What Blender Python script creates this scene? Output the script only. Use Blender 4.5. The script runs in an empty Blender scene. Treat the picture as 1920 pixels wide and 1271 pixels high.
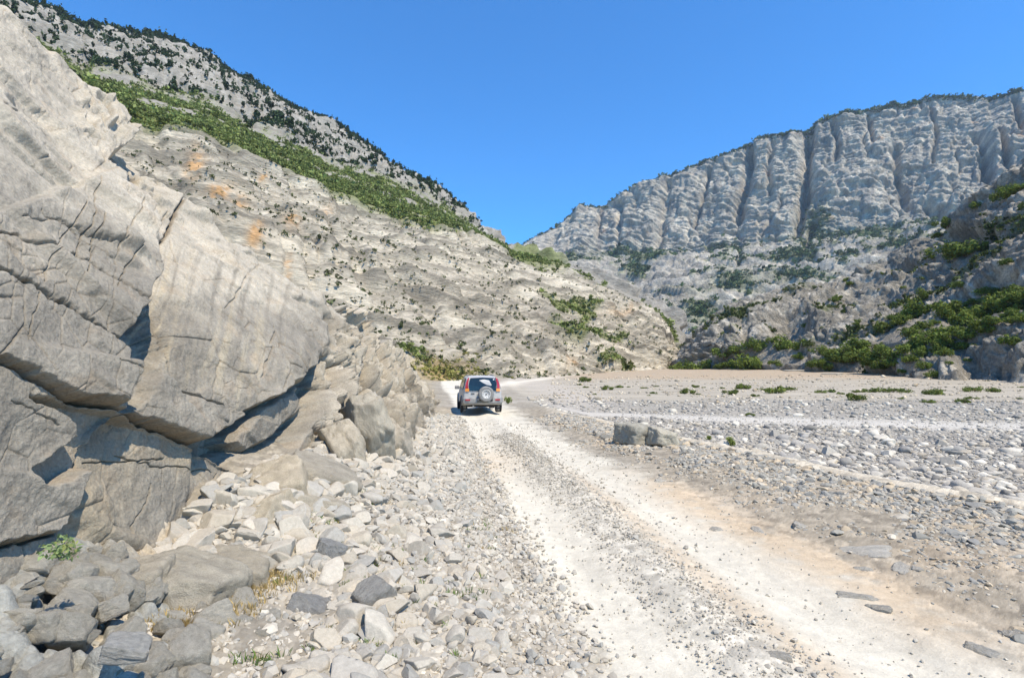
import bpy, math, random
import numpy as np
from mathutils import Vector, Matrix
R = math.radians
random.seed(7)
rng = np.random.default_rng(7)
scene = bpy.context.scene
COL = scene.collection

# ------------------------------------------------------------------ camera
F, CX, CY, HZ, CAMH = 1000.0, 960.0, 635.5, 690.0, 2.1
PITCH = math.atan((HZ - CY) / F)
cp, sp_ = math.cos(PITCH), math.sin(PITCH)
cam_d = bpy.data.cameras.new('camera'); cam = bpy.data.objects.new('camera', cam_d); COL.objects.link(cam)
cam.location = (0, 0, CAMH); cam.rotation_euler = (R(90) + PITCH, 0, 0)
cam_d.lens = 18.75; cam_d.sensor_width = 36; cam_d.clip_start = 0.05; cam_d.clip_end = 20000
scene.camera = cam

def unproj(px, py, d):
    px = np.asarray(px, float); py = np.asarray(py, float)
    xc = (px - CX) / F; yc = (CY - py) / F
    y = cp - yc * sp_; z = sp_ + yc * cp
    return np.stack([xc / y * d, d + 0 * xc, CAMH + z / y * d], -1)

def proj(P):
    x = P[..., 0]; y = P[..., 1]; z = P[..., 2] - CAMH
    f = y * cp + z * sp_; u = -y * sp_ + z * cp
    f = np.where(f < 1e-3, 1e-3, f)
    return CX + F * x / f, CY - F * u / f

# ------------------------------------------------------------------ noise
_g = np.random.default_rng(11)
PERM = np.tile(_g.permutation(256), 4).astype(np.int32)
GR = _g.normal(size=(256, 3)); GR /= np.linalg.norm(GR, axis=1, keepdims=True); GR = GR.astype(np.float32)
RND = _g.random((256, 4)).astype(np.float32)

def _h(i, j, k):
    return PERM[PERM[PERM[i & 255] + (j & 255)] + (k & 255)]

def perlin(P):
    P = np.asarray(P, np.float32)
    I = np.floor(P).astype(np.int32); f = P - I
    w = f * f * f * (f * (f * 6 - 15) + 10)
    out = 0
    for a in (0, 1):
        wa = w[..., 0] if a else 1 - w[..., 0]
        for b in (0, 1):
            wb = w[..., 1] if b else 1 - w[..., 1]
            for c in (0, 1):
                wc = w[..., 2] if c else 1 - w[..., 2]
                g = GR[_h(I[..., 0] + a, I[..., 1] + b, I[..., 2] + c)]
                out = out + wa * wb * wc * (g[..., 0] * (f[..., 0] - a) + g[..., 1] * (f[..., 1] - b) + g[..., 2] * (f[..., 2] - c))
    return out * 1.6

def fbm(P, oct=4, gain=.5, lac=2.1, ridged=False):
    out = 0; a = 1; t = 0; P = np.asarray(P, float)
    for o in range(oct):
        n = perlin(P + o * 17.3)
        if ridged: n = 1 - 2 * np.abs(n)
        out = out + a * n; t += a; a *= gain; P = P * lac
    return out / t

def worley(P, k=16.):
    """facets: (tilted-plane height of the cell, blended over a short width at its edges; F2-F1; cell random)"""
    P = np.asarray(P, np.float32)
    I = np.floor(P).astype(np.int32); Fr = P - I
    n = P.shape[:-1]
    f1 = np.full(n, 9., np.float32); f2 = np.full(n, 9., np.float32); val = np.zeros(n, np.float32); wt = np.full(n, 1e-20, np.float32); rid = np.zeros(n, np.float32)
    for a in (-1, 0, 1):
        for b in (-1, 0, 1):
            for c in (-1, 0, 1):
                h = _h(I[..., 0] + a, I[..., 1] + b, I[..., 2] + c)
                r = RND[h]
                v = Fr - (np.array([a, b, c], np.float32) + .5 + .8 * (r[..., :3] - .5))
                d = np.sqrt(np.einsum('...i,...i->...', v, v))
                pv = np.einsum('...i,...i->...', GR[(h * 7 + 3) & 255], v) + (r[..., 3] - .5)
                near = d < f1
                f2 = np.where(near, f1, np.minimum(f2, d))
                e = np.exp(-k * d); val += e * pv; wt += e
                rid = np.where(near, r[..., 3], rid)
                f1 = np.where(near, d, f1)
    return val / wt, f2 - f1, rid

def sstep(a, b, x):
    t = np.clip((x - a) / (b - a), 0, 1); return t * t * (3 - 2 * t)

def lerp(a, b, t): return a + (b - a) * t
def mixc(c1, c2, t): return c1 * (1 - t[..., None]) + np.asarray(c2) * t[..., None]

# ------------------------------------------------------------------ mesh helpers
def tag(o, label=None, cat=None, group=None, kind=None):
    if label: o['label'] = label
    if cat: o['category'] = cat
    if group: o['group'] = group
    if kind: o['kind'] = kind
    return o

def make_mesh(name, V, Fc, mat=None, col=None, smooth=True):
    V = np.ascontiguousarray(V.reshape(-1, 3), np.float32); Fc = np.ascontiguousarray(Fc, np.int32)
    me = bpy.data.meshes.new(name); k = Fc.shape[1]; n = len(Fc)
    me.vertices.add(len(V)); me.vertices.foreach_set('co', V.ravel())
    me.loops.add(n * k); me.loops.foreach_set('vertex_index', Fc.ravel())
    me.polygons.add(n)
    me.polygons.foreach_set('loop_start', np.arange(0, n * k, k, dtype=np.int32))
    me.polygons.foreach_set('loop_total', np.full(n, k, np.int32))
    me.update(calc_edges=True)
    me.polygons.foreach_set('use_smooth', np.full(n, bool(smooth)))
    if col is not None:
        if mat and mat.name in ('limestone_near', 'loose_stone', 'gravel_ground', 'limestone_slope', 'limestone_hill', 'limestone_far'): col = col * np.array([1.055, 1, .875])
        c = np.ones((len(V), 4), np.float32); c[:, :3] = np.clip(col.reshape(-1, 3), 0, 1)
        at = me.attributes.new('Col', 'FLOAT_COLOR', 'POINT'); at.data.foreach_set('color', c.ravel())
    if mat: me.materials.append(mat)
    return me

def link(name, me, parent=None, loc=(0, 0, 0)):
    o = bpy.data.objects.new(name, me); COL.objects.link(o); o.location = loc
    if parent: o.parent = parent
    return o

def grid_faces(nr, nc):
    i = np.arange(nr * nc).reshape(nr, nc)
    return np.stack([i[:-1, :-1], i[:-1, 1:], i[1:, 1:], i[1:, :-1]], -1).reshape(-1, 4)

def gnormals(P):
    du = np.gradient(P, axis=1); dv = np.gradient(P, axis=0)
    n = np.cross(du, dv); return n / (np.linalg.norm(n, axis=-1, keepdims=True) + 1e-9)

def smooth_interp(x, xs, ys, blur=0):
    y = np.interp(x, xs, ys)
    if blur:
        k = np.hanning(2 * blur + 3); k /= k.sum()
        y = np.convolve(np.pad(y, blur + 1, mode='edge'), k, mode='valid')
    return y

# ------------------------------------------------------------------ materials
def rock_mat(name, scale=1.0, bump=.5, dist=.02, var=.25, crack=0, rough=.92, strat=None, fs=6, v2=None):
    m = bpy.data.materials.new(name); m.use_nodes = True
    nt = m.node_tree; N = nt.nodes; L = nt.links; b = N['Principled BSDF']
    b.inputs['Roughness'].default_value = rough; b.inputs['Specular IOR Level'].default_value = .25
    a = N.new('ShaderNodeAttribute'); a.attribute_name = 'Col'
    tc = N.new('ShaderNodeTexCoord'); mp = N.new('ShaderNodeMapping'); L.new(tc.outputs['Object'], mp.inputs[0])
    if strat: mp.inputs['Scale'].default_value = strat
    n1 = N.new('ShaderNodeTexNoise'); n1.inputs['Scale'].default_value = scale; n1.inputs['Detail'].default_value = 9; n1.inputs['Roughness'].default_value = .68
    n2 = N.new('ShaderNodeTexNoise'); n2.inputs['Scale'].default_value = scale * fs; n2.inputs['Detail'].default_value = 6; n2.inputs['Roughness'].default_value = .7
    L.new(mp.outputs[0], n1.inputs[0]); L.new(mp.outputs[0], n2.inputs[0])
    r = N.new('ShaderNodeMapRange'); r.inputs[1].default_value = .3; r.inputs[2].default_value = .7
    r.inputs[3].default_value = 1 - var; r.inputs[4].default_value = 1 + var
    L.new(n1.outputs[0], r.inputs[0])
    r2 = N.new('ShaderNodeMapRange'); r2.inputs[1].default_value = .3; r2.inputs[2].default_value = .7
    v2 = v2 or var * .6; r2.inputs[3].default_value = 1 - v2; r2.inputs[4].default_value = 1 + v2
    L.new(n2.outputs[0], r2.inputs[0])
    mu = N.new('ShaderNodeMath'); mu.operation = 'MULTIPLY'; L.new(r.outputs[0], mu.inputs[0]); L.new(r2.outputs[0], mu.inputs[1])
    mx = N.new('ShaderNodeVectorMath'); mx.operation = 'SCALE'; L.new(a.outputs['Color'], mx.inputs[0]); L.new(mu.outputs[0], mx.inputs['Scale'])
    L.new(mx.outputs[0], b.inputs['Base Color'])
    h = n1.outputs[0]
    ad = N.new('ShaderNodeMath'); ad.operation = 'MULTIPLY_ADD'; ad.inputs[1].default_value = .35
    L.new(n2.outputs[0], ad.inputs[0]); L.new(h, ad.inputs[2]); h = ad.outputs[0]
    if crack:
        vo = N.new('ShaderNodeTexVoronoi'); vo.feature = 'DISTANCE_TO_EDGE'; vo.inputs['Scale'].default_value = crack
        wv = N.new('ShaderNodeVectorMath'); wv.operation = 'MULTIPLY_ADD'; wv.inputs[1].default_value = (.6, .6, .6)
        L.new(n1.outputs['Color'], wv.inputs[0]); L.new(mp.outputs[0], wv.inputs[2]); L.new(wv.outputs[0], vo.inputs[0])
        mr = N.new('ShaderNodeMapRange'); mr.inputs[2].default_value = .04; mr.inputs[3].default_value = -.35; mr.inputs[4].default_value = 0
        L.new(vo.outputs['Distance'], mr.inputs[0])
        a2 = N.new('ShaderNodeMath'); a2.operation = 'ADD'; L.new(h, a2.inputs[0]); L.new(mr.outputs[0], a2.inputs[1]); h = a2.outputs[0]
    bp = N.new('ShaderNodeBump'); bp.inputs['Strength'].default_value = bump; bp.inputs['Distance'].default_value = dist
    L.new(h, bp.inputs['Height']); L.new(bp.outputs[0], b.inputs['Normal'])
    return m

def leaf_mat(name, trans=.25):
    m = bpy.data.materials.new(name); m.use_nodes = True
    nt = m.node_tree; N = nt.nodes; L = nt.links; b = N['Principled BSDF']
    b.inputs['Roughness'].default_value = .7; b.inputs['Specular IOR Level'].default_value = .2
    a = N.new('ShaderNodeAttribute'); a.attribute_name = 'Col'
    tc = N.new('ShaderNodeTexCoord'); n = N.new('ShaderNodeTexNoise'); n.inputs['Scale'].default_value = 3
    L.new(tc.outputs['Object'], n.inputs[0])
    r = N.new('ShaderNodeMapRange'); r.inputs[1].default_value = .3; r.inputs[2].default_value = .7; r.inputs[3].default_value = .75; r.inputs[4].default_value = 1.25
    L.new(n.outputs[0], r.inputs[0])
    mx = N.new('ShaderNodeVectorMath'); mx.operation = 'SCALE'; L.new(a.outputs['Color'], mx.inputs[0]); L.new(r.outputs[0], mx.inputs['Scale'])
    L.new(mx.outputs[0], b.inputs['Base Color'])
    t = N.new('ShaderNodeBsdfTranslucent'); L.new(mx.outputs[0], t.inputs[0])
    s = N.new('ShaderNodeMixShader'); s.inputs[0].default_value = trans
    L.new(b.outputs[0], s.inputs[1]); L.new(t.outputs[0], s.inputs[2]); L.new(s.outputs[0], N['Material Output'].inputs[0])
    return m

def plain(name, c, rough=.5, metal=0., spec=.5, noise=.12, nscale=8., coat=0, dust=None):
    m = bpy.data.materials.new(name); m.use_nodes = True
    nt = m.node_tree; N = nt.nodes; L = nt.links; b = N['Principled BSDF']
    b.inputs['Roughness'].default_value = rough; b.inputs['Metallic'].default_value = metal; b.inputs['Specular IOR Level'].default_value = spec
    b.inputs['Coat Weight'].default_value = coat
    tc = N.new('ShaderNodeTexCoord'); n = N.new('ShaderNodeTexNoise'); n.inputs['Scale'].default_value = nscale; n.inputs['Detail'].default_value = 5
    L.new(tc.outputs['Object'], n.inputs[0])
    cr = N.new('ShaderNodeValToRGB'); e = cr.color_ramp.elements
    d = dust or tuple(min(1, v * (1 + noise)) for v in c)
    e[0].position = .35; e[0].color = (*[v * (1 - noise) for v in c], 1); e[1].position = .7; e[1].color = (*d, 1)
    L.new(n.outputs[0], cr.inputs[0]); L.new(cr.outputs[0], b.inputs['Base Color'])
    return m

M_rock = rock_mat('limestone_near', scale=2.6, bump=1.0, dist=.045, var=.24, fs=14, v2=.26)
M_stone = rock_mat('loose_stone', scale=5, bump=.6, dist=.014, var=.16)
M_ground = rock_mat('gravel_ground', scale=9, bump=.8, dist=.02, var=.14)
M_mtn = rock_mat('limestone_slope', scale=.25, bump=1, dist=1.3, var=.26, fs=6, v2=.36, strat=(.45, .45, 1.6))
M_far = rock_mat('limestone_far', scale=.05, bump=1, dist=7.0, var=.3, fs=6, v2=.34)
M_hill = rock_mat('limestone_hill', scale=.3, bump=1, dist=1.3, var=.36, fs=6, v2=.45)
M_leaf = leaf_mat('leaves')
M_bark = plain('bark', (.12, .09, .06), .9)

# ------------------------------------------------------------------ ground
YL = np.array([-60, 0, 3.0, 3.9, 5.25, 6.56, 8.75, 12.4, 21, 28, 42, 60, 90])
XL = np.array([3, .7, .5, .39, .21, 0, -.35, -1.0, -2.3, -3.0, -5.0, -8, -12])
YR = np.array([-60, 0, 4.1, 5.1, 7.5, 10, 14, 23.3, 28, 42, 60, 90])
XR = np.array([8, 4.6, 3.95, 3.8, 3.3, 2.9, 1.96, .7, .2, -1.6, -4.5, -8])
YC = np.array([-60, 0, 3.7, 4.47, 6, 8.4, 12.4, 23, 30])
XC = np.array([6, 2.7, 1.8, 1.65, 1.44, 1.18, .5, -.95, -1.8])
YB = np.array([-60, 0, 7.4, 9.1, 12.4, 16, 22, 26, 60])
XB = np.array([16, 8.9, 7.1, 6.3, 5.4, 4.2, 2.4, 1.5, -1])

def ri(y, a, b):  # smooth curve through knots
    w = 0; s = 0
    for k, ww in ((-.08, 1), (0, 2), (.08, 1)):
        s = s + ww * np.interp(y * (1 + k), a, b); w += ww
    return s / w
def road_l(y): return ri(y, YL, XL)
def road_r(y): return ri(y, YR, XR)
def road_c(y): return ri(y, YC, XC)
def berm(y): return ri(y, YB, XB)

def hbase(x, y):
    """ground height without the pebble detail"""
    x = np.asarray(x, float); y = np.asarray(y, float)
    P = np.stack([x, y, 0 * x], -1)
    xl, xr, xc, xb = road_l(y), road_r(y), road_c(y), berm(y)
    h = .05 * perlin(P / 3.1) * sstep(0, 1, np.abs(x - xc) / 2.2)
    # talus on the left
    t = np.clip((xl - x) / 3.4, 0, 1.6)
    near = 1 - sstep(20, 30, y)
    h = h + near * np.interp(y, [2, 4.4, 5.6, 7], [.30, .42, .72, .92]) * (.95 * sstep(0, 1, t) * (.45 + .55 * t)) * (1 + .25 * perlin(P / 1.3)) + near * .1 * sstep(0, .2, t)
    h = h + (1 - near) * .35 * sstep(0, 1, t)
    # road ruts and centre ridge
    on = (1 - sstep(0, .4, np.maximum(xl - x, x - xr)))
    h = h + on * .05 * np.exp(-((x - xc) / .35) ** 2)
    h = h - on * .04 * np.exp(-((x - lerp(xl, xc, .5)) / .4) ** 2) - on * .05 * np.exp(-((x - lerp(xc, xr, .45)) / .4) ** 2)
    # berm and lower river bed
    lim = sstep(3, 5, y) * (1 - sstep(24, 34, y))
    h = h + lim * .10 * np.exp(-((x - xb) / .35) ** 2)
    h = h - .30 * sstep(0, 1.6, x - xb - .2) * (1 - .35 * sstep(20, 40, y))
    h = h + .12 * sstep(0, 1, (x - xr) / 1.2) * (1 - sstep(0, 1.5, x - xb)) * lim
    far = sstep(60, 190, y)
    h = h + far * (1.2 + 1.0 * sstep(20, 80, x)) + .25 * far * perlin(P / 14)
    h = h + .10 * perlin(P / 7.0) * sstep(8, 30, y)
    return h

def ground_px(px, py, it=14):
    """ground point seen at pixel (px,py); arrays allowed"""
    px = np.asarray(px, float); py = np.asarray(py, float)
    d = 2100. / np.maximum(py - HZ, 3)
    for _ in range(it):
        p = unproj(px, py, d); e = p[..., 2] - hbase(p[..., 0], p[..., 1]); d = d + e * F / np.maximum(py - HZ, 12) * .6
        d = np.clip(d, 1.5, 260)
    p = unproj(px, py, d); p[..., 2] = hbase(p[..., 0], p[..., 1]); return p

def build_ground():
    nr, nc = 700, 760
    Y = np.concatenate([[-900, -300, -90, -30, -12, -5, -2, 0, .8, 1.4], np.geomspace(2.0, 60, 560), np.geomspace(60.6, 420, nr - 570 - 2), [900, 2100]])
    T = np.concatenate([[-30, -8, -4, -2.5], np.linspace(-1.7, -1.05, 30), np.linspace(-1.02, 1.02, nc - 68), np.linspace(1.05, 1.7, 30), [2.5, 4, 8, 30]])
    W = np.maximum(np.abs(Y), 2.0)
    X = np.clip(T[None, :] * W[:, None], -2400 - 10 * np.abs(T[None, :]), 2400 + 10 * np.abs(T[None, :])); Yg = np.repeat(Y[:, None], nc, 1)
    h = hbase(X, Yg)
    P2 = np.stack([X, Yg, 0 * X], -1)
    xl, xr, xc, xb = road_l(Yg), road_r(Yg), road_c(Yg), berm(Yg)
    jit = .25 * perlin(P2 / .9) + .12 * perlin(P2 / .25)
    dl = X - xl + jit; dr = xr - X + jit
    on = sstep(-.1, .25, dl) * sstep(-.3, .7, dr + jit)
    cen = np.exp(-((X - xc + .8 * jit) / (.30 + .02 * Yg.clip(0, 12))) ** 2) * sstep(1, 3, Yg) * (1 - sstep(14, 26, Yg))
    cob = sstep(.3, .9, X - xb + jit)
    # ---------- pebble relief
    fade = 1 - sstep(18, 45, Yg)
    wv, we, wr = worley(P2 / .055)
    wv2, we2, wr2 = worley(P2 / .16)
    small = (we.clip(0, .5)) * .02 * fade * (1 - sstep(6, 12, Yg)); big = we2.clip(0, .5) * .07 * fade
    rough_s = np.clip(1 - on + cen, 0, 1)
    h = h + small * (.15 + .85 * rough_s) + big * (rough_s * (1 - .8 * cen)) * .5 + .012 * fbm(P2 / .4, 3) * fade
    h = h - 1.0 * sstep(2, -3, Yg) * 0
    # ---------- colour
    n1 = fbm(P2 / 2.3, 4); n2 = fbm(P2 / .35 + 9, 3); n3 = fbm(P2 / 6. + 31, 3)
    dust = np.array([.585, .56, .50]); orange = np.array([.48, .385, .28]); grey = np.array([.30, .28, .25]); beige = np.array([.47, .42, .34])
    c = np.zeros(X.shape + (3,)) + np.array([.30, .275, .235])
    c = mixc(c, grey * 1.15, sstep(-.1, .4, n1))
    c = mixc(c, dust, on)
    strk = fbm(np.stack([(X - xc) * 5, Yg * .35, 0 * X], -1), 3); c = c * (1 + .13 * strk * on)[..., None]; h = h + .012 * strk * on * fade
    # darker gravel in the crown of the road
    c = mixc(c, np.array([.41, .39, .355]), cen * (.40 + .45 * sstep(-.2, .2, n2)) * .9)
    # orange dirt along the right track
    od = np.exp(-((X - (xr - .25)) / .55) ** 2) * sstep(3, 4.5, Yg) * (1 - sstep(9, 12, Yg)) * sstep(-.35, .25, n1 + .3)
    od2 = np.exp(-((X - (xc + .42)) / .2) ** 2) * (1 - sstep(9, 13, Yg)) * .55
    od3 = np.exp(-(((X + .6) / .7) ** 2 + ((Yg - 12) / 2.0) ** 2)) * .6
    c = mixc(c, orange, np.clip(od * .85 + od2 + od3, 0, .9) * sstep(-.5, .2, n2 + .2))
    sh = sstep(0, .6, X - xr) * (1 - sstep(-.5, -.1, X - xb)) * sstep(2, 4, Yg) * (1 - sstep(22, 30, Yg))
    c = mixc(c, np.array([.31, .275, .225]), sh * .8)
    c = mixc(c, orange * .85, sh * sstep(.0, .45, n1) * .6 * (1 - sstep(.5, 2.4, X - xr)))
    bm = np.exp(-((X - xb) / .45) ** 2) * sstep(4, 7, Yg) * (1 - sstep(22, 28, Yg))
    c = mixc(c, np.array([.50, .455, .38]), bm * .95)
    c = mixc(c, np.array([.30, .285, .26]), cob)
    # stone mottling where stones are too small to be modelled
    mott = (wr2 - .5) * (.55 * rough_s) * fade
    c = c * (1 + mott[..., None]) * (1 + .25 * (wr - .5)[..., None] * rough_s[..., None])
    # far river bed
    tr_y = np.interp(X, [1, 4, 10, 22, 40, 80], [40, 28, 24.5, 21.5, 23, 30]) + .8 * perlin(P2 / 5)
    tr = np.exp(-((Yg - tr_y) / (1.6 + .03 * X.clip(0, 60))) ** 2) * sstep(2, 4, X)
    c = mixc(c, np.array([.52, .505, .48]), tr * .9)
    wet = sstep(34, 42, Yg + 6 * n3) * cob
    c = mixc(c, np.array([.38, .35, .30]), wet * .9)
    fs_ = fbm(np.stack([X / 7, Yg / 2.2, 0 * X], -1), 4); c = c * (1 + .35 * fs_ * sstep(30, 40, Yg))[..., None]
    # pale gravel channel running away beside the car
    ch = np.exp(-((X - np.interp(Yg, [20, 40, 70, 120], [3, 5, 4, -2])) / (1.5 + .03 * Yg)) ** 2) * sstep(22, 40, Yg)
    c = mixc(c, np.array([.46, .43, .40]), ch * .6)
    road2 = np.exp(-((X - np.interp(Yg, [40, 60, 85, 120, 150], [-4, -2.5, 1, 12, 18])) / 1.7) ** 2) * sstep(45, 55, Yg)
    c = mixc(c, np.array([.68, .64, .58]), road2 * .8)
    ob = sstep(88, 108, Yg + 16 * n3 + 5 * n1) * sstep(4, 18, X)
    c = mixc(c, np.array([.39, .315, .235]), ob * (.65 + .35 * sstep(-.2, .3, n1)))
    gr = sstep(25, 34, Yg) * sstep(0, 3, xl - X) * sstep(-.3, .2, n2 + n1)
    c = mixc(c, np.array([.38, .30, .14]), gr * .8)
    c = c * (1 + .12 * n2 + .10 * n1)[..., None]
    me = make_mesh('ground', np.stack([X, Yg, h], -1), grid_faces(nr, nc), M_ground, c)
    tag(link('ground', me), kind='structure')
build_ground()

# ------------------------------------------------------------------ base stones
def ico(sub):
    import bmesh
    bm = bmesh.new(); bmesh.ops.create_icosphere(bm, subdivisions=sub, radius=1)
    V = np.array([v.co for v in bm.verts]); Fc = np.array([[v.index for v in f.verts] for f in bm.faces]); bm.free()
    return V, Fc

def angular(sub, seed, cuts=11, flat=.55, rnd=0.0):
    r = np.random.default_rng(seed); V, Fc = ico(sub)
    ax = np.array([1, r.uniform(.6, .95), r.uniform(flat * .7, flat * 1.2)])
    for i in range(cuts):
        n = r.normal(size=3); n /= np.linalg.norm(n); d = r.uniform(.42, .8)
        k = (V @ n - d).clip(0); V = V - k[:, None] * n
    if sub > 1:
        V = V + (fbm(V * 1.7 + seed * 3.1, 3) * .05)[:, None] * V + rnd * V * 0
    V = V * ax
    return V / np.abs(V).max(), Fc

def cobble(sub, seed):
    r = np.random.default_rng(seed); V, Fc = ico(sub)
    V = V * (1 + .28 * fbm(V * .9 + seed * 5.7, 2))[:, None]
    for i in range(3):
        n = r.normal(size=3); n /= np.linalg.norm(n); d = r.uniform(.6, .85)
        k = (V @ n - d).clip(0); V = V - .8 * k[:, None] * n
    V = V * np.array([1, r.uniform(.65, .9), r.uniform(.4, .65)])
    return V / np.abs(V).max(), Fc

ANG_HI = [angular(4, i) for i in range(14)]
ANG_MD = [angular(2, 40 + i) for i in range(14)]
ANG_LO = [angular(1, 80 + i, cuts=5) for i in range(10)]
COB_HI = [cobble(3, i) for i in range(12)]
COB_MD = [cobble(2, 30 + i) for i in range(12)]
COB_LO = [cobble(1, 60 + i) for i in range(8)]

def rotm(rz, tx, ty):
    cz, sz = np.cos(rz), np.sin(rz); cx, sx = np.cos(tx), np.sin(tx); cy, sy = np.cos(ty), np.sin(ty)
    o = np.zeros_like(cz); i = np.ones_like(cz)
    Z = np.stack([cz, -sz, o, sz, cz, o, o, o, i], -1).reshape(-1, 3, 3)
    X = np.stack([i, o, o, o, cx, -sx, o, sx, cx], -1).reshape(-1, 3, 3)
    Y = np.stack([cy, o, sy, o, i, o, -sy, o, cy], -1).reshape(-1, 3, 3)
    return Z @ X @ Y

def merged(base, pos, size, tilt, cols, r):
    """many copies of the base shapes joined into arrays"""
    Vs, Fs, Cs = [], [], []; off = 0
    which = r.integers(0, len(base), len(pos))
    for b, (V, Fc) in enumerate(base):
        k = np.where(which == b)[0]
        if not len(k): continue
        n = len(k); M = rotm(r.uniform(0, 6.28, n), r.normal(0, tilt, n), r.normal(0, tilt, n))
        W = np.einsum('nij,vj->nvi', M, V) * size[k, None, None] + pos[k, None, :]
        Vs.append(W.reshape(-1, 3)); Cs.append(np.repeat(cols[k], len(V), 0))
        Fs.append((Fc[None] + (np.arange(n) * len(V))[:, None, None]).reshape(-1, Fc.shape[1]) + off); off += n * len(V)
    return np.concatenate(Vs), np.concatenate(Fs), np.concatenate(Cs)

PAL_T = np.array([[.43, .405, .365], [.41, .39, .355], [.46, .43, .385], [.39, .375, .35], [.47, .445, .40], [.43, .395, .34], [.35, .345, .33]])
PAL_R = np.array([[.30, .295, .29], [.36, .35, .335], [.22, .22, .22], [.44, .43, .41], [.34, .315, .28], [.27, .27, .275], [.50, .485, .455]])
PAL_R = PAL_R * np.array([1.14, 1.11, 1.06]); PAL_T = PAL_T * .95
def stone_cols(n, pal, r, var=.1):
    return pal[r.integers(0, len(pal), n)] * (1 + var * r.normal(size=n))[:, None]

def visible(p):
    px, py = proj(p); return (px > -60) & (px < 1980) & (py < 1330) & (p[:, 1] > .5)

# rock base line (world), the talus stones start in front of it
ROCKX = lambda y: np.interp(y, [3, 5, 7, 9, 12, 18, 26], [-3.0, -3.05, -3.1, -3.1, -2.7, -3.2, -4.4])

def place(objname, label, cat, group, n, base_hi, mat, xy, size, cols, sink=.25, tilt=.35, flat=True):
    """n largest-looking as objects"""
    pos = np.column_stack([xy, hbase(xy[:, 0], xy[:, 1])])
    pos[:, 2] += size * (.5 - sink) * .6
    dist = np.hypot(pos[:, 0], pos[:, 1]); vis = visible(pos)
    key = np.where(vis, size / dist, 0)
    order = np.argsort(-key); top = order[:n]; rest = order[n:]
    r = np.random.default_rng(len(objname))
    cache = {}
    for j, k in enumerate(top):
        b = j % len(base_hi); cq = int(r.integers(0, 7)); kk = (b, cq % 7)
        if kk not in cache:
            V, Fc = base_hi[b]; c = np.repeat(cols[k][None], len(V), 0)
            cache[kk] = make_mesh(objname, V, Fc, mat, c, smooth=True)
        o = link(objname, cache[kk]); o.location = pos[k]; s = size[k]; o.scale = (s, s, s)
        o.rotation_euler = (r.normal(0, tilt), r.normal(0, tilt), r.uniform(0, 6.28))
        tag(o, label, cat, group)
    return pos[rest], size[rest], cols[rest], vis[rest]

def scatter_talus():
    r = np.random.default_rng(3)
    n = 14000
    y = 2.6 + (r.random(n) ** 1.25) * 19
    xl = road_l(y); xr_ = ROCKX(y) + .1
    t = r.random(n) ** .85                       # 0 at road .. 1 at rock
    x = xl - .25 - t * (xl - xr_ - .1)
    size = np.exp(r.normal(math.log(.054), .50, n)) * lerp(.55, 1.2, np.minimum(t * 1.6, 1)) * np.interp(y, [2.5, 5, 10, 20], [1.1, 1.0, 1.0, 1.1])
    size = np.clip(size, .02, .20)
    cols = stone_cols(n, PAL_T, r, .06)
    keep = ~((y < 4.6) & (x < -1.35))
    xy = np.column_stack([x, y])[keep]; size = size[keep]; cols = cols[keep]
    order = np.argsort(size)
    pos, sz, cl, vis = place('talus_stone', 'loose angular pale grey stone lying in the rubble slope between the cliff and the road', 'stone', 'loose stones on the roadside rubble slope', 290, ANG_HI, M_stone, xy, size, cols)
    V, Fc, C = merged(ANG_MD, pos, sz, .5, cl, r)
    # fines
    n = 30000
    y = 2.4 + (r.random(n) ** 1.6) * 21; xl = road_l(y)
    t = r.random(n) ** 1.5
    x = xl + .12 + .15 * r.normal(size=n) - t * (xl - ROCKX(y) - .1)
    size = np.exp(r.normal(math.log(.019), .4, n)) * np.interp(y, [2, 8, 20], [.9, 1.3, 2])
    p = np.column_stack([x, y, hbase(x, y) + size * .3]); k = visible(p)
    V2, F2, C2 = merged(ANG_LO, p[k], size[k], .6, stone_cols(k.sum(), PAL_T, r) * 1.05, r)
    me = make_mesh('rubble', np.concatenate([V, V2]), np.concatenate([Fc, F2 + len(V)]), M_stone, np.concatenate([C, C2]), smooth=False)
    tag(link('rubble', me), 'small grey limestone rubble filling the slope at the foot of the cliff', 'rubble', kind='stuff')
scatter_talus()

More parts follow.
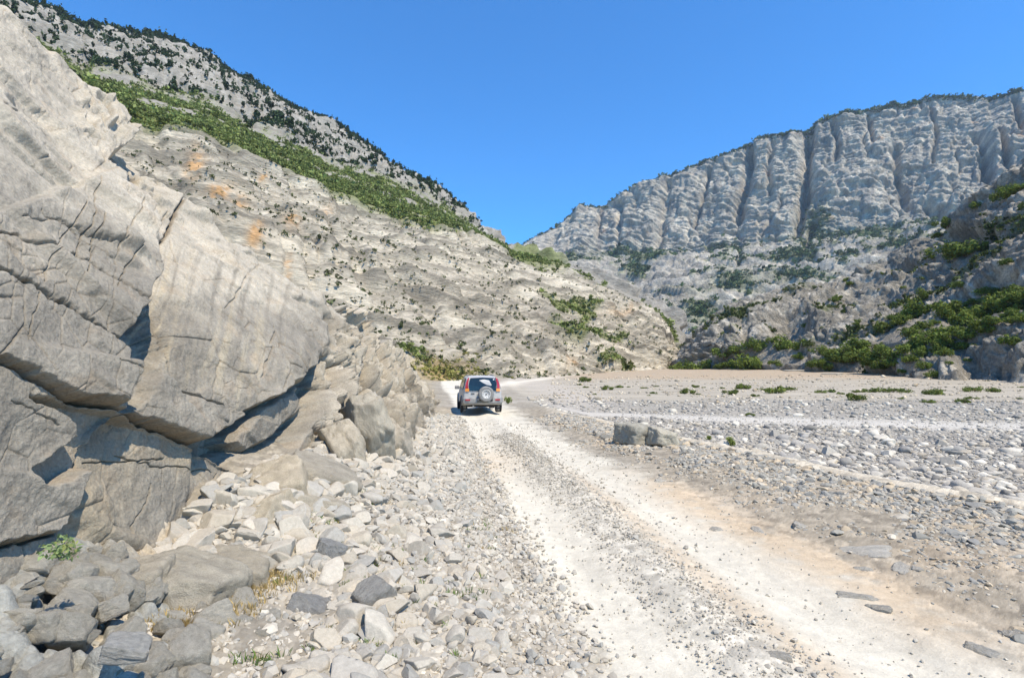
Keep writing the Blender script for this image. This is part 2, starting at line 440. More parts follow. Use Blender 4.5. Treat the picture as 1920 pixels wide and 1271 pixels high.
def scatter_river():
    r = np.random.default_rng(5)
    n = 42000
    y = 5.0 + (r.random(n) ** 1.7) * 35.5
    x = berm(y) + .45 + (r.random(n) ** 1.1) * (y * 1.28 + 2 - berm(y))
    tr_y = np.interp(x, [1, 4, 10, 22, 40, 80], [40, 28, 24.5, 21.5, 23, 30])
    tracky = np.abs(y - tr_y) < 1.5
    size = np.exp(r.normal(math.log(.046), .55, n)) * np.interp(y, [6, 12, 25, 40], [1, 1.1, 1.2, 1.5])
    size = np.clip(size, .02, .26)
    P = np.column_stack([x, y, 0 * x])
    dens = perlin(P / 2.5) + .5
    keep = (~tracky | (r.random(n) < .10)) & (r.random(n) < .55 + .5 * dens) & (y < 38) & ((y < tr_y) | (r.random(n) < .6))
    xy = np.column_stack([x, y])[keep]; size = size[keep]
    cols = stone_cols(len(size), PAL_R, r, .12)
    pos, sz, cl, vis = place('river_cobble', 'grey water worn cobble lying in the dry river bed beyond the low dirt bank', 'cobble', 'cobbles in the dry river bed', 290, COB_HI[:7] + ANG_HI[:6], M_stone, xy, size, cols, tilt=.2)
    nearf = pos[:, 1] < 16
    V, Fc, C = merged(COB_MD[:6] + ANG_MD[:8], pos[nearf], sz[nearf], .25, cl[nearf], r)
    V2, F2, C2 = merged(COB_LO[:4] + ANG_LO[:4], pos[~nearf], sz[~nearf], .25, cl[~nearf], r)
    n = 27000
    y = 6.5 + (r.random(n) ** 1.9) * 20; x = berm(y) + .35 + r.random(n) * (y * 1.28 - berm(y) + 1.8)
    s = np.exp(r.normal(math.log(.024), .35, n)); p = np.column_stack([x, y, hbase(x, y) + s * .2])
    V3, F3, C3 = merged(ANG_LO, p, s, .4, stone_cols(n, PAL_R, r), r)
    n = 7000
    y = 36 + r.random(n) ** 1.6 * 80; x = np.interp(y, [36, 120], [1, 10]) + r.random(n) * y * 1.05
    s = np.exp(r.normal(math.log(.07), .45, n)) * np.interp(y, [36, 110], [1, 2]); kk = perlin(np.column_stack([x / 9, y / 5, 0 * x])) + r.normal(0, .2, n) > .05; x, y, s = x[kk], y[kk], s[kk]
    p = np.column_stack([x, y, hbase(x, y) + s * .2]); V4, F4, C4 = merged(ANG_LO, p, s, .3, stone_cols(len(x), PAL_R * np.array([1.1, 1.02, .9]), r), r)
    V3 = np.concatenate([V3, V4]); F3 = np.concatenate([F3, F4 + len(V3) - len(V4)]); C3 = np.concatenate([C3, C4])
    me = make_mesh('cobbles', np.concatenate([V, V2, V3]), np.concatenate([Fc, F2 + len(V), F3 + len(V) + len(V2)]), M_stone, np.concatenate([C, C2, C3]), smooth=True)
    tag(link('cobbles', me), 'mass of small grey cobbles covering the dry river bed', 'cobbles', kind='stuff')
scatter_river()

def scatter_gravel():
    r = np.random.default_rng(9)
    Vs, Fs, Cs = [], [], []; off = 0
    def add(base, p, s, tilt, c):
        nonlocal off
        V, Fc, C = merged(base, p, s, tilt, c, r); Vs.append(V); Fs.append(Fc + off); Cs.append(C); off += len(V)
    # crown of the road
    n = 7000
    y = 2.9 + r.random(n) ** 1.7 * 14
    x = road_c(y) + r.normal(0, .22, n) * (1 + .03 * y)
    s = np.exp(r.normal(math.log(.0085), .38, n)) * np.interp(y, [3, 6, 16], [1, 1.3, 2.2])
    add(ANG_LO, np.column_stack([x, y, hbase(x, y) + s * .5]), s, .6, stone_cols(n, PAL_T * 1.0, r))
    # sparse pebbles on the tracks
    n = 3200
    y = 2.9 + r.random(n) ** 1.5 * 18; x = road_l(y) + r.random(n) * (road_r(y) - road_l(y) + .6)
    s = np.exp(r.normal(math.log(.0075), .45, n)) * np.interp(y, [3, 6, 16], [1, 1.2, 2])
    add(ANG_LO, np.column_stack([x, y, hbase(x, y) + s * .5]), s, .6, stone_cols(n, PAL_T, r))
    # shoulder between right track and the bank
    n = 52000
    y = 3.2 - 1.2 * r.random(n) ** 3 + r.random(n) ** 1.5 * 20
    t = r.random(n) ** .6
    x = lerp(road_r(y) - .35, np.maximum(berm(y) - .25, road_r(y) + .3), t)
    far = y * 1.35 + 1.5; x = np.where(x > far, road_r(y) + r.random(n) * 1.2, x)
    s = np.exp(r.normal(math.log(.016), .55, n)) * (.55 + .9 * t) * np.interp(y, [3, 8, 20], [.9, 1.25, 2.1])
    s = s.clip(.005, .11)
    c = stone_cols(n, np.array([[.30, .295, .275], [.36, .35, .32], [.27, .27, .265], [.42, .39, .34], [.45, .38, .29]]), r)
    kk = perlin(np.column_stack([x / .8, y / 1.1, 0 * x])) + r.normal(0, .15, n) + 1.1 * t > .35; x, y, s, c, t = x[kk], y[kk], s[kk], c[kk], t[kk]
    p = np.column_stack([x, y, hbase(x, y) + s * .18]); hi = s > .03
    add(ANG_LO, p[~hi], s[~hi], .35, c[~hi]); add(ANG_MD, p[hi], s[hi], .3, c[hi])
    me = make_mesh('gravel', np.concatenate(Vs), np.concatenate(Fs), M_stone, np.concatenate(Cs), smooth=False)
    tag(link('gravel', me), 'fine grey gravel strewn along the crown and the right edge of the road', 'gravel', kind='stuff')
scatter_gravel()

# ------------------------------------------------------------------ near cliff
def tps(pts, vals):
    pts = np.asarray(pts, float) / 500; vals = np.log(np.asarray(vals, float)); n = len(pts)
    d = np.linalg.norm(pts[:, None] - pts[None], axis=-1)
    K = np.where(d > 0, d * d * np.log(d + 1e-12), 0) + np.eye(n) * 2e-3
    A = np.zeros((n + 3, n + 3)); A[:n, :n] = K; A[:n, n] = 1; A[:n, n + 1:] = pts; A[n, :n] = 1; A[n + 1:, :n] = pts.T
    w = np.linalg.solve(A, np.concatenate([vals, [0, 0, 0]]))
    def f(px, py):
        q = np.stack([px, py], -1) / 500; out = w[n] + q @ w[n + 1:]
        for i in range(n):
            dd = np.sqrt(((q - pts[i]) ** 2).sum(-1)) + 1e-9; out = out + w[i] * dd * dd * np.log(dd)
        return np.exp(out)
    return f

def seg_dist(px, py, pl, closed=False):
    """distance to polyline; also parameter along it"""
    pl = list(pl) + ([pl[0]] if closed else [])
    best = np.full(px.shape, 1e9); side = None
    for (x0, y0), (x1, y1) in zip(pl[:-1], pl[1:]):
        dx, dy = x1 - x0, y1 - y0; L = dx * dx + dy * dy + 1e-9
        t = np.clip(((px - x0) * dx + (py - y0) * dy) / L, 0, 1)
        best = np.minimum(best, np.hypot(px - x0 - t * dx, py - y0 - t * dy))
    return best

def inside(px, py, pl):
    c = np.zeros(px.shape, bool); n = len(pl)
    for i in range(n):
        x0, y0 = pl[i]; x1, y1 = pl[(i + 1) % n]
        if y0 == y1: continue
        k = ((y0 > py) != (y1 > py)) & (px < (x1 - x0) * (py - y0) / (y1 - y0) + x0); c ^= k
    return c

def smask(px, py, pl, soft=3):
    d = seg_dist(px, py, pl, True); d = np.where(inside(px, py, pl), d, -d)
    return sstep(-soft, soft, d)

DC = [(-300, 1050, 2.5), (-300, 600, 2.7), (-300, 100, 5.2), (0, 1050, 3.2), (0, 700, 3.4), (0, 400, 4.0), (0, 200, 5.2), (0, 20, 7.5), (130, 1065, 3.7), (130, 800, 3.9), (130, 500, 4.6), (130, 300, 6.3), (130, 136, 9),
      (250, 1055, 4.4), (250, 800, 4.6), (250, 550, 5.2), (250, 400, 6.6), (250, 220, 10), (330, 1055, 5.0), (330, 800, 5.2), (330, 600, 5.7), (330, 450, 7.2), (330, 300, 11),
      (430, 980, 5.9), (430, 800, 6.3), (430, 600, 7.2), (430, 500, 8.6), (430, 395, 11.5), (490, 880, 6.8), (490, 650, 8), (490, 550, 9.5), (490, 455, 12),
      (590, 900, 8.3), (590, 750, 9.3), (590, 650, 10.3), (590, 565, 13), (660, 880, 9.8), (660, 750, 11.5), (660, 680, 13.5), (660, 620, 17),
      (740, 850, 11.5), (740, 780, 13.5), (740, 720, 17), (740, 672, 22), (790, 790, 18), (790, 740, 22), (790, 718, 26), (825, 760, 25), (825, 735, 30)]
cliff_depth = tps([(a, b) for a, b, _ in DC], [c for *_, c in DC])
TOPX = [-300, -120, 0, 50, 96, 126, 161, 216, 242, 272, 302, 322, 352, 375, 428, 478, 524, 554, 594, 640, 680, 700, 722, 745, 770, 790, 812, 830]
TOPY = [-190, -80, 15, 65, 108, 136, 161, 196, 216, 247, 267, 292, 312, 342, 393, 448, 508, 544, 562, 592, 620, 640, 658, 678, 700, 724, 744, 752]
BOTX = [-300, 0, 130, 270, 330, 400, 470, 500, 560, 640, 700, 745, 780, 830]
BOTY = [1120, 1090, 1090, 1085, 1075, 1030, 950, 930, 940, 930, 900, 880, 820, 765]

def build_cliff():
    nc, nr = 900, 740
    px = np.concatenate([np.linspace(-300, -20, 40), np.linspace(-18, 590, nc - 330), np.linspace(591, 812, 290)])
    top = smooth_interp(px, TOPX, TOPY, 2); bot = smooth_interp(px, BOTX, BOTY, 4)
    v = np.linspace(0, 1, nr)[:, None]
    PX = np.repeat(px[None], nr, 0); PY = bot[None] * (1 - v) + top[None] * v
    D = cliff_depth(PX, PY); P = unproj(PX, PY, D)
    # round the crest: last rows bend away
    N = gnormals(P); sgn = np.sign((N * (np.array([0, 0, CAMH]) - P)).sum(-1)); N = N * sgn[..., None]
    mpp = D / F
    wx = PX + 7 * perlin(np.stack([PX / 42, PY / 42, 0 * PX], -1)) + 3.5 * perlin(np.stack([PX / 13, PY / 13, 0 * PX + 4], -1))
    wy = PY + 7 * perlin(np.stack([PX / 42, PY / 42, 0 * PX + 20], -1)) + 3.5 * perlin(np.stack([PX / 13, PY / 13, 0 * PX + 24], -1))
    off = np.zeros_like(PX)
    def plate(poly, a, bx=0, by=0, c=None, soft=3):
        nonlocal off
        c = c or poly[0]; m = smask(wx, wy, poly, soft + 2.5)
        off = lerp(off, a + bx * (PX - c[0]) + by * (PY - c[1]), m)
    # centre slab: recessed beside the proud left plate, coming out to the right
    plate([(205, 300), (270, 395), (280, 470), (280, 507), (240, 560), (205, 645), (215, 668), (345, 705), (470, 778), (560, 722), (602, 690), (600, 610), (590, 540), (400, 330), (280, 235)], -.62, bx=.0024, c=(300, 500), soft=4)
    plate([(290, 500), (345, 520), (372, 570), (385, 620), (370, 690), (310, 697), (220, 668), (205, 645), (250, 560)], -.85, bx=.0022, c=(290, 600), soft=9)
    # upper shelf of the left plate
    plate([(-320, 380), (0, 395), (120, 360), (205, 325), (275, 395), (300, 470), (305, 512), (268, 565), (232, 640), (205, 630), (131, 584), (65, 544), (0, 508), (-320, 400)], .17, bx=.0004, c=(250, 560), soft=5)
    # plate between the two big cracks
    plate([(-320, 520), (0, 511), (65, 547), (131, 587), (205, 634), (236, 652), (222, 700), (205, 760), (141, 749), (101, 734), (45, 698), (0, 676), (-320, 620)], .14, bx=.0005, c=(130, 640), soft=2.5)
    # block under the centre slab
    plate([(262, 668), (300, 690), (345, 708), (470, 780), (500, 795), (440, 860), (403, 845), (343, 817), (282, 789), (222, 768), (240, 700)], -.06, bx=.0006, c=(262, 668), soft=3)
    plate([(262, 668), (300, 690), (282, 725), (262, 755), (245, 772), (222, 766), (240, 700)], -.2, soft=3)
    # below the lower crack, everything set back at the top and leaning out to the foot
    plate([(-320, 640), (0, 680), (45, 703), (101, 739), (141, 754), (217, 772), (216, 780), (186, 827), (171, 872), (146, 943), (134, 983), (96, 1003), (50, 1008), (0, 1020), (-320, 1040)], .02, by=.0004, c=(100, 760), soft=2.5)
    plate([(60, 740), (141, 756), (212, 776), (186, 822), (172, 872), (120, 905), (80, 905), (60, 880), (112, 850), (150, 815), (130, 780)], -.16, soft=3)
    plate([(217, 778), (282, 794), (343, 822), (403, 850), (454, 868), (500, 874), (500, 960), (400, 1060), (270, 1110), (110, 1110), (110, 1010), (134, 990), (146, 943), (171, 872), (186, 827)], -.26, by=.0013, c=(300, 800), soft=3)
    # deep hollow under the overhang at the right of the slab
    plate([(606, 676), (602, 740), (575, 800), (545, 850), (520, 885), (480, 874), (420, 850), (380, 830), (440, 800), (480, 775), (520, 745), (570, 715)], -.55, soft=5)
    plate([(540, 740), (592, 712), (588, 760), (545, 812), (505, 832), (478, 812), (500, 780)], -.28, soft=5)
    # fractured buttress to the right of the hollow
    rb = sstep(588, 622, PX + .1 * (PY - 700) + 8 * perlin(np.stack([PX / 60, PY / 60, 0 * PX + 50], -1)))
    P3 = P * np.array([1, 1, 1])
    q = P3 @ np.array([[.8, .3, .5], [-.5, .8, .3], [-.3, -.5, .8]])
    q3 = np.stack([P[..., 0], P[..., 1] * .55 + P[..., 2] * .83, (P[..., 2] * .55 - P[..., 1] * .83) * 2.4], -1) + .12 * np.stack([perlin(P / .6), perlin(P / .6 + 9), perlin(P / .6 + 18)], -1)
    f1, e1, r1 = worley(q3 / 1.6, 36.)
    f2, e2, r2 = worley(q3 / .62 + 5, 30.)
    f3, e3, r3 = worley(q3 / .26 + 9, 20.)
    frac = .46 * f1 + .22 * f2 + .07 * f3 - .30 * np.exp(-e1 / .03) - .12 * np.exp(-e2 / .04) - .03 * np.exp(-e3 / .05)
    # crest zone of the slab and small shelves near the top left are broken too
    crest = np.exp(-((PY - np.interp(PX, TOPX, TOPY)) / 26) ** 2) * sstep(-320, 0, PX)
    brk = smask(wx, wy, [(150, 165), (220, 190), (330, 285), (345, 330), (285, 385), (230, 330), (190, 300), (140, 250)], 14)
    off = off * (1 - rb) + rb * (frac + .12) * (1 - .6 * sstep(690, 790, PX))
    off = off + (1 - rb) * (np.clip(crest, 0, 1) * .08 * f1 + brk * (.12 * f2 + .05 * f3))
    # cracks
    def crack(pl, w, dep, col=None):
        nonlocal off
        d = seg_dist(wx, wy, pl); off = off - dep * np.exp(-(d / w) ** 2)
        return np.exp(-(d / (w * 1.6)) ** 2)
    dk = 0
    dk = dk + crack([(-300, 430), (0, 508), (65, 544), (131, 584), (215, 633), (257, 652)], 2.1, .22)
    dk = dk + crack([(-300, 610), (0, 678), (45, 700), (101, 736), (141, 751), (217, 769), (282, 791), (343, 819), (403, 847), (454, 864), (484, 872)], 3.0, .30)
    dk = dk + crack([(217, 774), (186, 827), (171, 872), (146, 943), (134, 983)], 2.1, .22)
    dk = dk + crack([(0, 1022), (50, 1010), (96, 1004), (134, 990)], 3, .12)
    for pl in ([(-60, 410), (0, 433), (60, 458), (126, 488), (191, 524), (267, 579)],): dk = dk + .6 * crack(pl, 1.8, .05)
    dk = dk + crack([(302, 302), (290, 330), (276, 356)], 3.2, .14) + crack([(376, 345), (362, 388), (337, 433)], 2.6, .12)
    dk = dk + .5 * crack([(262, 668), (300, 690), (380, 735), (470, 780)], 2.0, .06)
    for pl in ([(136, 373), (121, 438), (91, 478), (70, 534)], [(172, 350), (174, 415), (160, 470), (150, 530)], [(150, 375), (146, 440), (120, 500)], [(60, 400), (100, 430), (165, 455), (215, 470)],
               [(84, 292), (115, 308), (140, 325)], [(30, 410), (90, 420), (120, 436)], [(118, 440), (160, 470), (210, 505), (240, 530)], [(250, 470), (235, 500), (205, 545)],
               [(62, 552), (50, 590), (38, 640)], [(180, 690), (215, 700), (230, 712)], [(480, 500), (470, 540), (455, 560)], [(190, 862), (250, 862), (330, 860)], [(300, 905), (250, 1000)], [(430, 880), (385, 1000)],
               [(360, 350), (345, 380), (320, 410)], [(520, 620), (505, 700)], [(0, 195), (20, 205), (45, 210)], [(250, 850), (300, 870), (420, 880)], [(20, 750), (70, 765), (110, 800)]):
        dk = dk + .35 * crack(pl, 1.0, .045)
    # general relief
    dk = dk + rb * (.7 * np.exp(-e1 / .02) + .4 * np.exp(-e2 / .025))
    zone0 = smask(PX, PY, [(360, 420), (480, 470), (600, 600), (600, 700), (480, 760), (300, 680), (340, 560)], 40)
    wa, ea, ra = worley(q * np.array([1, 1.8, 1]) / 1.2 + 13); wb, eb, rb2 = worley(q * np.array([1, 2.2, 1]) / .42 + 17)
    ma = sstep(-.15, .25, fbm(P / 1.5 + 60, 2)); mb = sstep(0, .3, fbm(P / .8 + 70, 2)) * (1 - .6 * rb)
    off = off - .035 * np.exp(-ea / .012) * ma - .02 * np.exp(-eb / .022) * mb
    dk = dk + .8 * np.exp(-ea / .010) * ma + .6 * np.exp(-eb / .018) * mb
    off = off + .045 * fbm(P / 1.6, 3) + .022 * fbm(P / .5 + 3, 5, gain=.6) + .012 * fbm(P / .12 + 7, 3) * (1 - rb)
    qb = np.stack([P[..., 0], P[..., 1] * .94 - P[..., 2] * .35, (P[..., 1] * .35 + P[..., 2] * .94) * 1.9], -1) + .07 * np.stack([perlin(P / .7), perlin(P / .7 + 9), perlin(P / .7 + 18)], -1)
    fA, eA, rA = worley(qb / 2.1 + 31, 44.); fB, eB, rB = worley(qb / .7 + 41, 26.); fw, ew, rw = worley(q / .25 + 2)
    slab = (1 - rb) * (1 - .5 * sstep(.3, .8, zone0))
    off = off + slab * (.17 * fA + .06 * fB * sstep(-.15, .25, fbm(P / 1.3 + 90, 2)) + .02 * fw * sstep(-.1, .3, fbm(P / .9 + 80, 2))) + .012 * fbm(q * np.array([1, 6, 6]) / .5, 3)
    sc = (D / 6.) ** .35
    Q = P + N * (off * sc)[..., None]
    # back side: rows behind the crest, and rows below ground
    back = [Q[-1] + np.array([-.35, .2, -.02]) * k + np.array([0, 0, -.02 * k * k]) for k in (1, 3, 8, 18)]
    for b in back: b += .12 * perlin(b / .8)[:, None]
    low = [Q[0] + np.array([.02, -.02, -1.0]) * k for k in (1.5, .5)]
    G = np.concatenate([np.stack(low), Q, np.stack(back)])
    # colour: stone tones, with the cracks darkened
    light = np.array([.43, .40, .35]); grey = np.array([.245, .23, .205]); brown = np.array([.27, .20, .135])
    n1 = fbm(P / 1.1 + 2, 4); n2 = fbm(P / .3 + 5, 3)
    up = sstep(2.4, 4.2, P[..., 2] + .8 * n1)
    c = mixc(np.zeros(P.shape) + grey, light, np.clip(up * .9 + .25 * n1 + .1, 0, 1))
    st = fbm(np.stack([PX / 11 + .2 * PY / 30, PY / 260, 0 * PX], -1), 3)
    zone = smask(PX, PY, [(360, 420), (480, 470), (600, 600), (600, 700), (480, 760), (300, 680), (340, 560)], 40)
    c = mixc(c, np.array([.20, .185, .16]), zone * sstep(0.02, .35, st) * .6)
    c = mixc(c, np.array([.42, .37, .28]), zone * sstep(0.05, .4, -st) * .5)
    c = mixc(c, brown, sstep(.15, .5, n2 + .4 * n1) * .25)
    foot = smask(PX, PY, [(217, 778), (484, 875), (500, 960), (270, 1110), (110, 1110), (150, 940)], 20)
    c = mixc(c, np.array([.31, .265, .195]), foot * .6 * sstep(-.3, .4, n1))
    pale = smask(PX, PY, [(470, 872), (560, 930), (640, 900), (760, 900), (640, 980), (380, 1030)], 10)
    c = mixc(c, np.array([.47, .43, .365]), np.clip(pale + .75 * rb, 0, 1) * .8)
    c = mixc(c, np.array([.15, .11, .07]), np.clip(dk, 0, 1) * .6)  # darkening painted into the colour along the crack lines
    c = c * (1 + .14 * n2 + .10 * n1)[..., None]
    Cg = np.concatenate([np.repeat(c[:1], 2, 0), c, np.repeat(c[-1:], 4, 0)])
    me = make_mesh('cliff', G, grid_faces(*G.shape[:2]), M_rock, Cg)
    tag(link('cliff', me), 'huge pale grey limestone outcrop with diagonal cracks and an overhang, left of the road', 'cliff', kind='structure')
build_cliff()

def build_ledge():
    """broken bedrock in the left corner, below the cliff"""
    nx, ny = 460, 460
    X, Y = np.meshgrid(np.linspace(-4.6, -.7, nx), np.linspace(1.6, 6.6, ny)); P = np.stack([X, Y, 0 * X], -1)
    q = P @ np.array([[.85, .5, 0], [-.5, .85, 0], [0, 0, 1]])
    f1, e1, r1 = worley(q * np.array([1.0, 1.5, 1]) / .85 + 3); f2, e2, r2 = worley(q * np.array([1, 1.5, 1]) / .30 + 1); f3, e3, r3 = worley(q / .1)
    edge = np.interp(Y, [1.6, 3, 3.7, 4.4, 5.2, 6.0, 6.6], [-1.5, -1.55, -1.7, -1.95, -2.25, -2.75, -3.0]) + .25 * perlin(P / .5)
    m = sstep(0, .45, edge - X)
    z = .25 + .62 * sstep(0, 1.8, edge - X) + .14 * f1 + .09 * f2 + .02 * f3 - .08 * np.exp(-e1 / .06) - .05 * np.exp(-e2 / .07)
    z = z + .03 * fbm(P / .3, 3) + .006 * fbm(P / .05, 2)
    z = z * m + (hbase(X, Y) - .25) * (1 - m)
    n1 = fbm(P / .7, 3)
    back = sstep(3.9, 4.5, Y + .3 * n1)
    c = mixc(np.zeros(P.shape) + np.array([.29, .295, .285]), np.array([.40, .355, .29]), back)
    c = c * (1 + .1 * n1 + .12 * (r1 - .5) + .08 * (r2 - .5))[..., None]
    me = make_mesh('bedrock', np.stack([X, Y, z], -1), grid_faces(ny, nx), M_rock, c)
    tag(link('bedrock', me), 'broken blue grey bedrock ledges in the lower left corner', 'bedrock', kind='structure')
build_ledge()

# ------------------------------------------------------------------ mountains
def rows_surface(px, rows, nrs, blur=3):
    """rows: list of (knots_x, knots_y, knots_d); nrs: rows of vertices between two"""
    lines = []
    for xs, ys, dx, ds in rows:
        lines.append(unproj(px, smooth_interp(px, xs, ys, blur), smooth_interp(px, dx, ds, blur * 6)))
    out = []; V = []
    for i, n in enumerate(nrs):
        t = np.linspace(0, 1, n, endpoint=(i == len(nrs) - 1))[:, None, None]
        out.append(lines[i][None] * (1 - t) + lines[i + 1][None] * t); V.append(i + t[:, 0, 0])
    return np.concatenate(out), np.concatenate(V)

def out_normals(P):
    N = gnormals(P); s = np.sign((N * (np.array([0, 0, 40.]) - P)).sum(-1)); 
    return N * np.where(s == 0, 1, s)[..., None]

def build_left_mountain():
    nc = 800
    px = np.linspace(-260, 1300, nc)
    rows = [
        ([-260, 890, 960, 1050, 1150, 1230, 1300], [745, 722, 716, 712, 706, 702, 700], [-260, 400, 700, 890, 960, 1050, 1150, 1230, 1300], [45, 60, 72, 88, 96, 112, 140, 175, 215]),
        ([-260, 100, 250, 400, 500, 600, 680, 750, 830, 900, 960, 1050, 1100, 1150, 1200, 1260, 1285, 1300], [40, 140, 228, 252, 300, 350, 385, 400, 420, 450, 480, 502, 517, 538, 562, 603, 645, 690], [-260, 100, 400, 700, 890, 1050, 1200, 1300], [130, 150, 175, 205, 235, 262, 262, 240]),
        ([-260, 0, 100, 150, 250, 330, 393, 470, 550, 620, 700, 800, 850, 892, 960, 1050, 1100, 1150, 1200, 1260, 1285, 1300], [0, 52, 96, 130, 160, 182, 200, 246, 272, 312, 332, 372, 404, 436, 478, 500, 515, 536, 560, 601, 643, 690], [-260, 100, 400, 700, 890, 1050, 1200, 1300], [230, 250, 280, 310, 335, 300, 285, 260]),
        ([-260, -100, 0, 40, 100, 160, 195, 215, 250, 310, 345, 400, 450, 500, 560, 600, 640, 665, 700, 740, 765, 790, 830, 860, 892, 960, 1050, 1150, 1260, 1300], [-160, -50, 0, 6, 32, 55, 60, 56, 68, 76, 88, 122, 150, 180, 214, 226, 246, 262, 290, 326, 333, 350, 372, 398, 440, 480, 502, 538, 603, 700], [-260, 100, 400, 700, 890, 960, 1050, 1200, 1300], [470, 500, 540, 590, 560, 380, 320, 300, 280]),
    ]
    P, V = rows_surface(px, rows, [260, 60, 130])
    tail = P[-1]; ext = [tail + np.array([-40, 40, -6]), tail + np.array([-160, 160, -60])]
    N = out_normals(P)
    PX = np.repeat(px[None], P.shape[0], 0); Vg = np.repeat(V[:, None], nc, 1)
    d = P[..., 1]
    s = P[..., 2] + .16 * P[..., 0] + .10 * P[..., 1] + 7 * fbm(P / 55, 3)
    A = np.stack([s, P[..., 0] / 22, P[..., 1] / 22], -1)
    str1 = fbm(A / 5.0, 3, gain=.6); str2 = fbm(A / 1.9 + 4, 2)
    str3 = fbm(A / .85 + 14, 2)
    gul = fbm(np.stack([(P[..., 0] + P[..., 1]) / 26 + .3 * perlin(P / 20), P[..., 2] / 70, 0 * s], -1), 3, ridged=True)
    fr, er, rr = worley(P / np.array([9, 9, 14])); fr2, er2, rr2 = worley(P / 2.6)
    low = 1 - sstep(.95, 1.12, Vg); bench = sstep(.95, 1.05, Vg) * (1 - sstep(1.95, 2.1, Vg)); upc = sstep(1.95, 2.1, Vg)
    env = sstep(0, .06, Vg) * (1 - .6 * sstep(2.85, 3, Vg))
    st0 = fbm(A / 11 + 7, 2)
    off = low * (4 * fbm(P / 38, 4) - 2.6 * sstep(.35, .8, gul) + 2.2 * np.tanh(3.5 * st0) + 1.5 * np.tanh(3 * str1) + .8 * np.tanh(3 * str2) + .45 * np.tanh(3 * str3) + .35 * fr + .25 * fr2 - .25 * np.exp(-er / .06) + .22 * fbm(P / 2.2, 3))
    off = off + bench * (4 * fbm(P / 40, 3) + 1.0 * fbm(P / 6, 3) + .8 * str1)
    rg = fbm(P * np.array([1, 1, .45]) / 40 + 3, 4, ridged=True)
    fu, eu, ru = worley(P / np.array([22, 22, 34]))
    off = off + upc * (14 * (rg - .3) + 4 * fu + 3 * fbm(P / 9, 4) + 1.5 * str1)
    Q = P + N * (off * env)[..., None]
    ext = [Q[-1] + np.array([-30, 45, -4]), Q[-1] + np.array([-200, 260, -90])]
    G = np.concatenate([Q, np.stack(ext)])
    # colour
    n1 = fbm(P / 30 + 9, 4); n2 = fbm(P / 5 + 2, 4); n3 = fbm(P / 90, 2)
    c = np.zeros(P.shape) + np.array([.46, .425, .36])
    c = mixc(c, np.array([.60, .56, .48]), sstep(-.05, .5, str1 + .5 * n1))
    c = mixc(c, np.array([.25, .23, .20]), sstep(.1, .45, -str1 + .4 * n2) * .7)
    c = mixc(c, np.array([.33, .30, .26]), sstep(0, .4, n1 - n2 * .4) * .5)
    c = mixc(c, np.array([.16, .15, .13]), sstep(.06, .3, str2) * .7)
    c = mixc(c, np.array([.15, .14, .12]), sstep(.05, .3, str3) * .5)
    c = mixc(c, np.array([.60, .56, .48]), sstep(.1, .35, -str3) * .4)
    # orange stains high on the near face
    for (ox, oy, sx, sy) in ((365, 300, 16, 26), (415, 352, 22, 9), (455, 375, 14, 12), (545, 412, 14, 16), (613, 385, 13, 8), (478, 435, 14, 14), (545, 480, 6, 14), (1268, 0, 1, 1), (1165, 580, 22, 7), (1085, 662, 12, 8), (500, 330, 6, 6)):
        qx, qy = proj(P); g = np.exp(-(((qx - ox + 14 * n2) / sx) ** 2 + ((qy - oy + 16 * n1) / sy) ** 2)) * sstep(-.4, .05, fbm(P * np.array([1, 1, .35]) / 2.5 + 30, 3)); c = mixc(c, np.array([.48, .30, .15]), np.clip(g * (1.3 if oy < 500 else .6), 0, .95) * low)
    g0 = np.array([.16, .19, .06])
    # green bench
    gb = bench * sstep(-.10, .12, 1.1 * n2 + .9 * n1 + .07 + .35 * sstep(1.45, 1.1, Vg) - .55 * sstep(830, 1090, PX))
    c = mixc(c, np.array([.27, .26, .24]), np.clip(bench + upc, 0, 1))
    c = mixc(c, g0, gb * .95)
    c = mixc(c, np.array([.34, .33, .315]), upc * sstep(-.2, .3, n2))
    # brush-covered foot behind the car
    qx, qy = proj(P)
    ft = np.exp(-(((qx - 830) / 60) ** 2 + ((qy - 700) / 28) ** 2)); c = mixc(c, np.array([.33, .24, .10]), ft * .9)
    # grassy ledges lower right
    led = np.zeros(PX.shape)
    for pl in ([(1020, 545), (1060, 565), (1120, 570)], [(1040, 590), (1070, 605), (1100, 620)], [(1120, 605), (1150, 618), (1175, 622)], [(1080, 560), (1110, 585)], [(1140, 655), (1190, 675)], [(960, 480), (1010, 492), (1060, 498)], [(700, 380), (760, 405), (860, 430)], [(750, 660), (790, 672)]):
        led = np.maximum(led, np.exp(-(seg_dist(qx + 5 * n2, qy + 3 * n1, pl) / 6) ** 2))
    c = mixc(c, g0, led * .8)
    c = c * (1 + .12 * n2)[..., None]
    Cg = np.concatenate([c, np.repeat(c[-1:], 2, 0)])
    me = make_mesh('mountain', G, grid_faces(*G.shape[:2]), M_mtn, Cg)
    tag(link('mountain', me), 'tall beige layered limestone slope with green benches left of the valley', 'mountain', kind='structure')
    return dict(Q=Q, V=Vg, qx=qx, qy=qy, gb=gb, upc=upc, n1=n1, n2=n2, led=led, low=low, ft=ft, N=N, col=c)
LM = build_left_mountain()

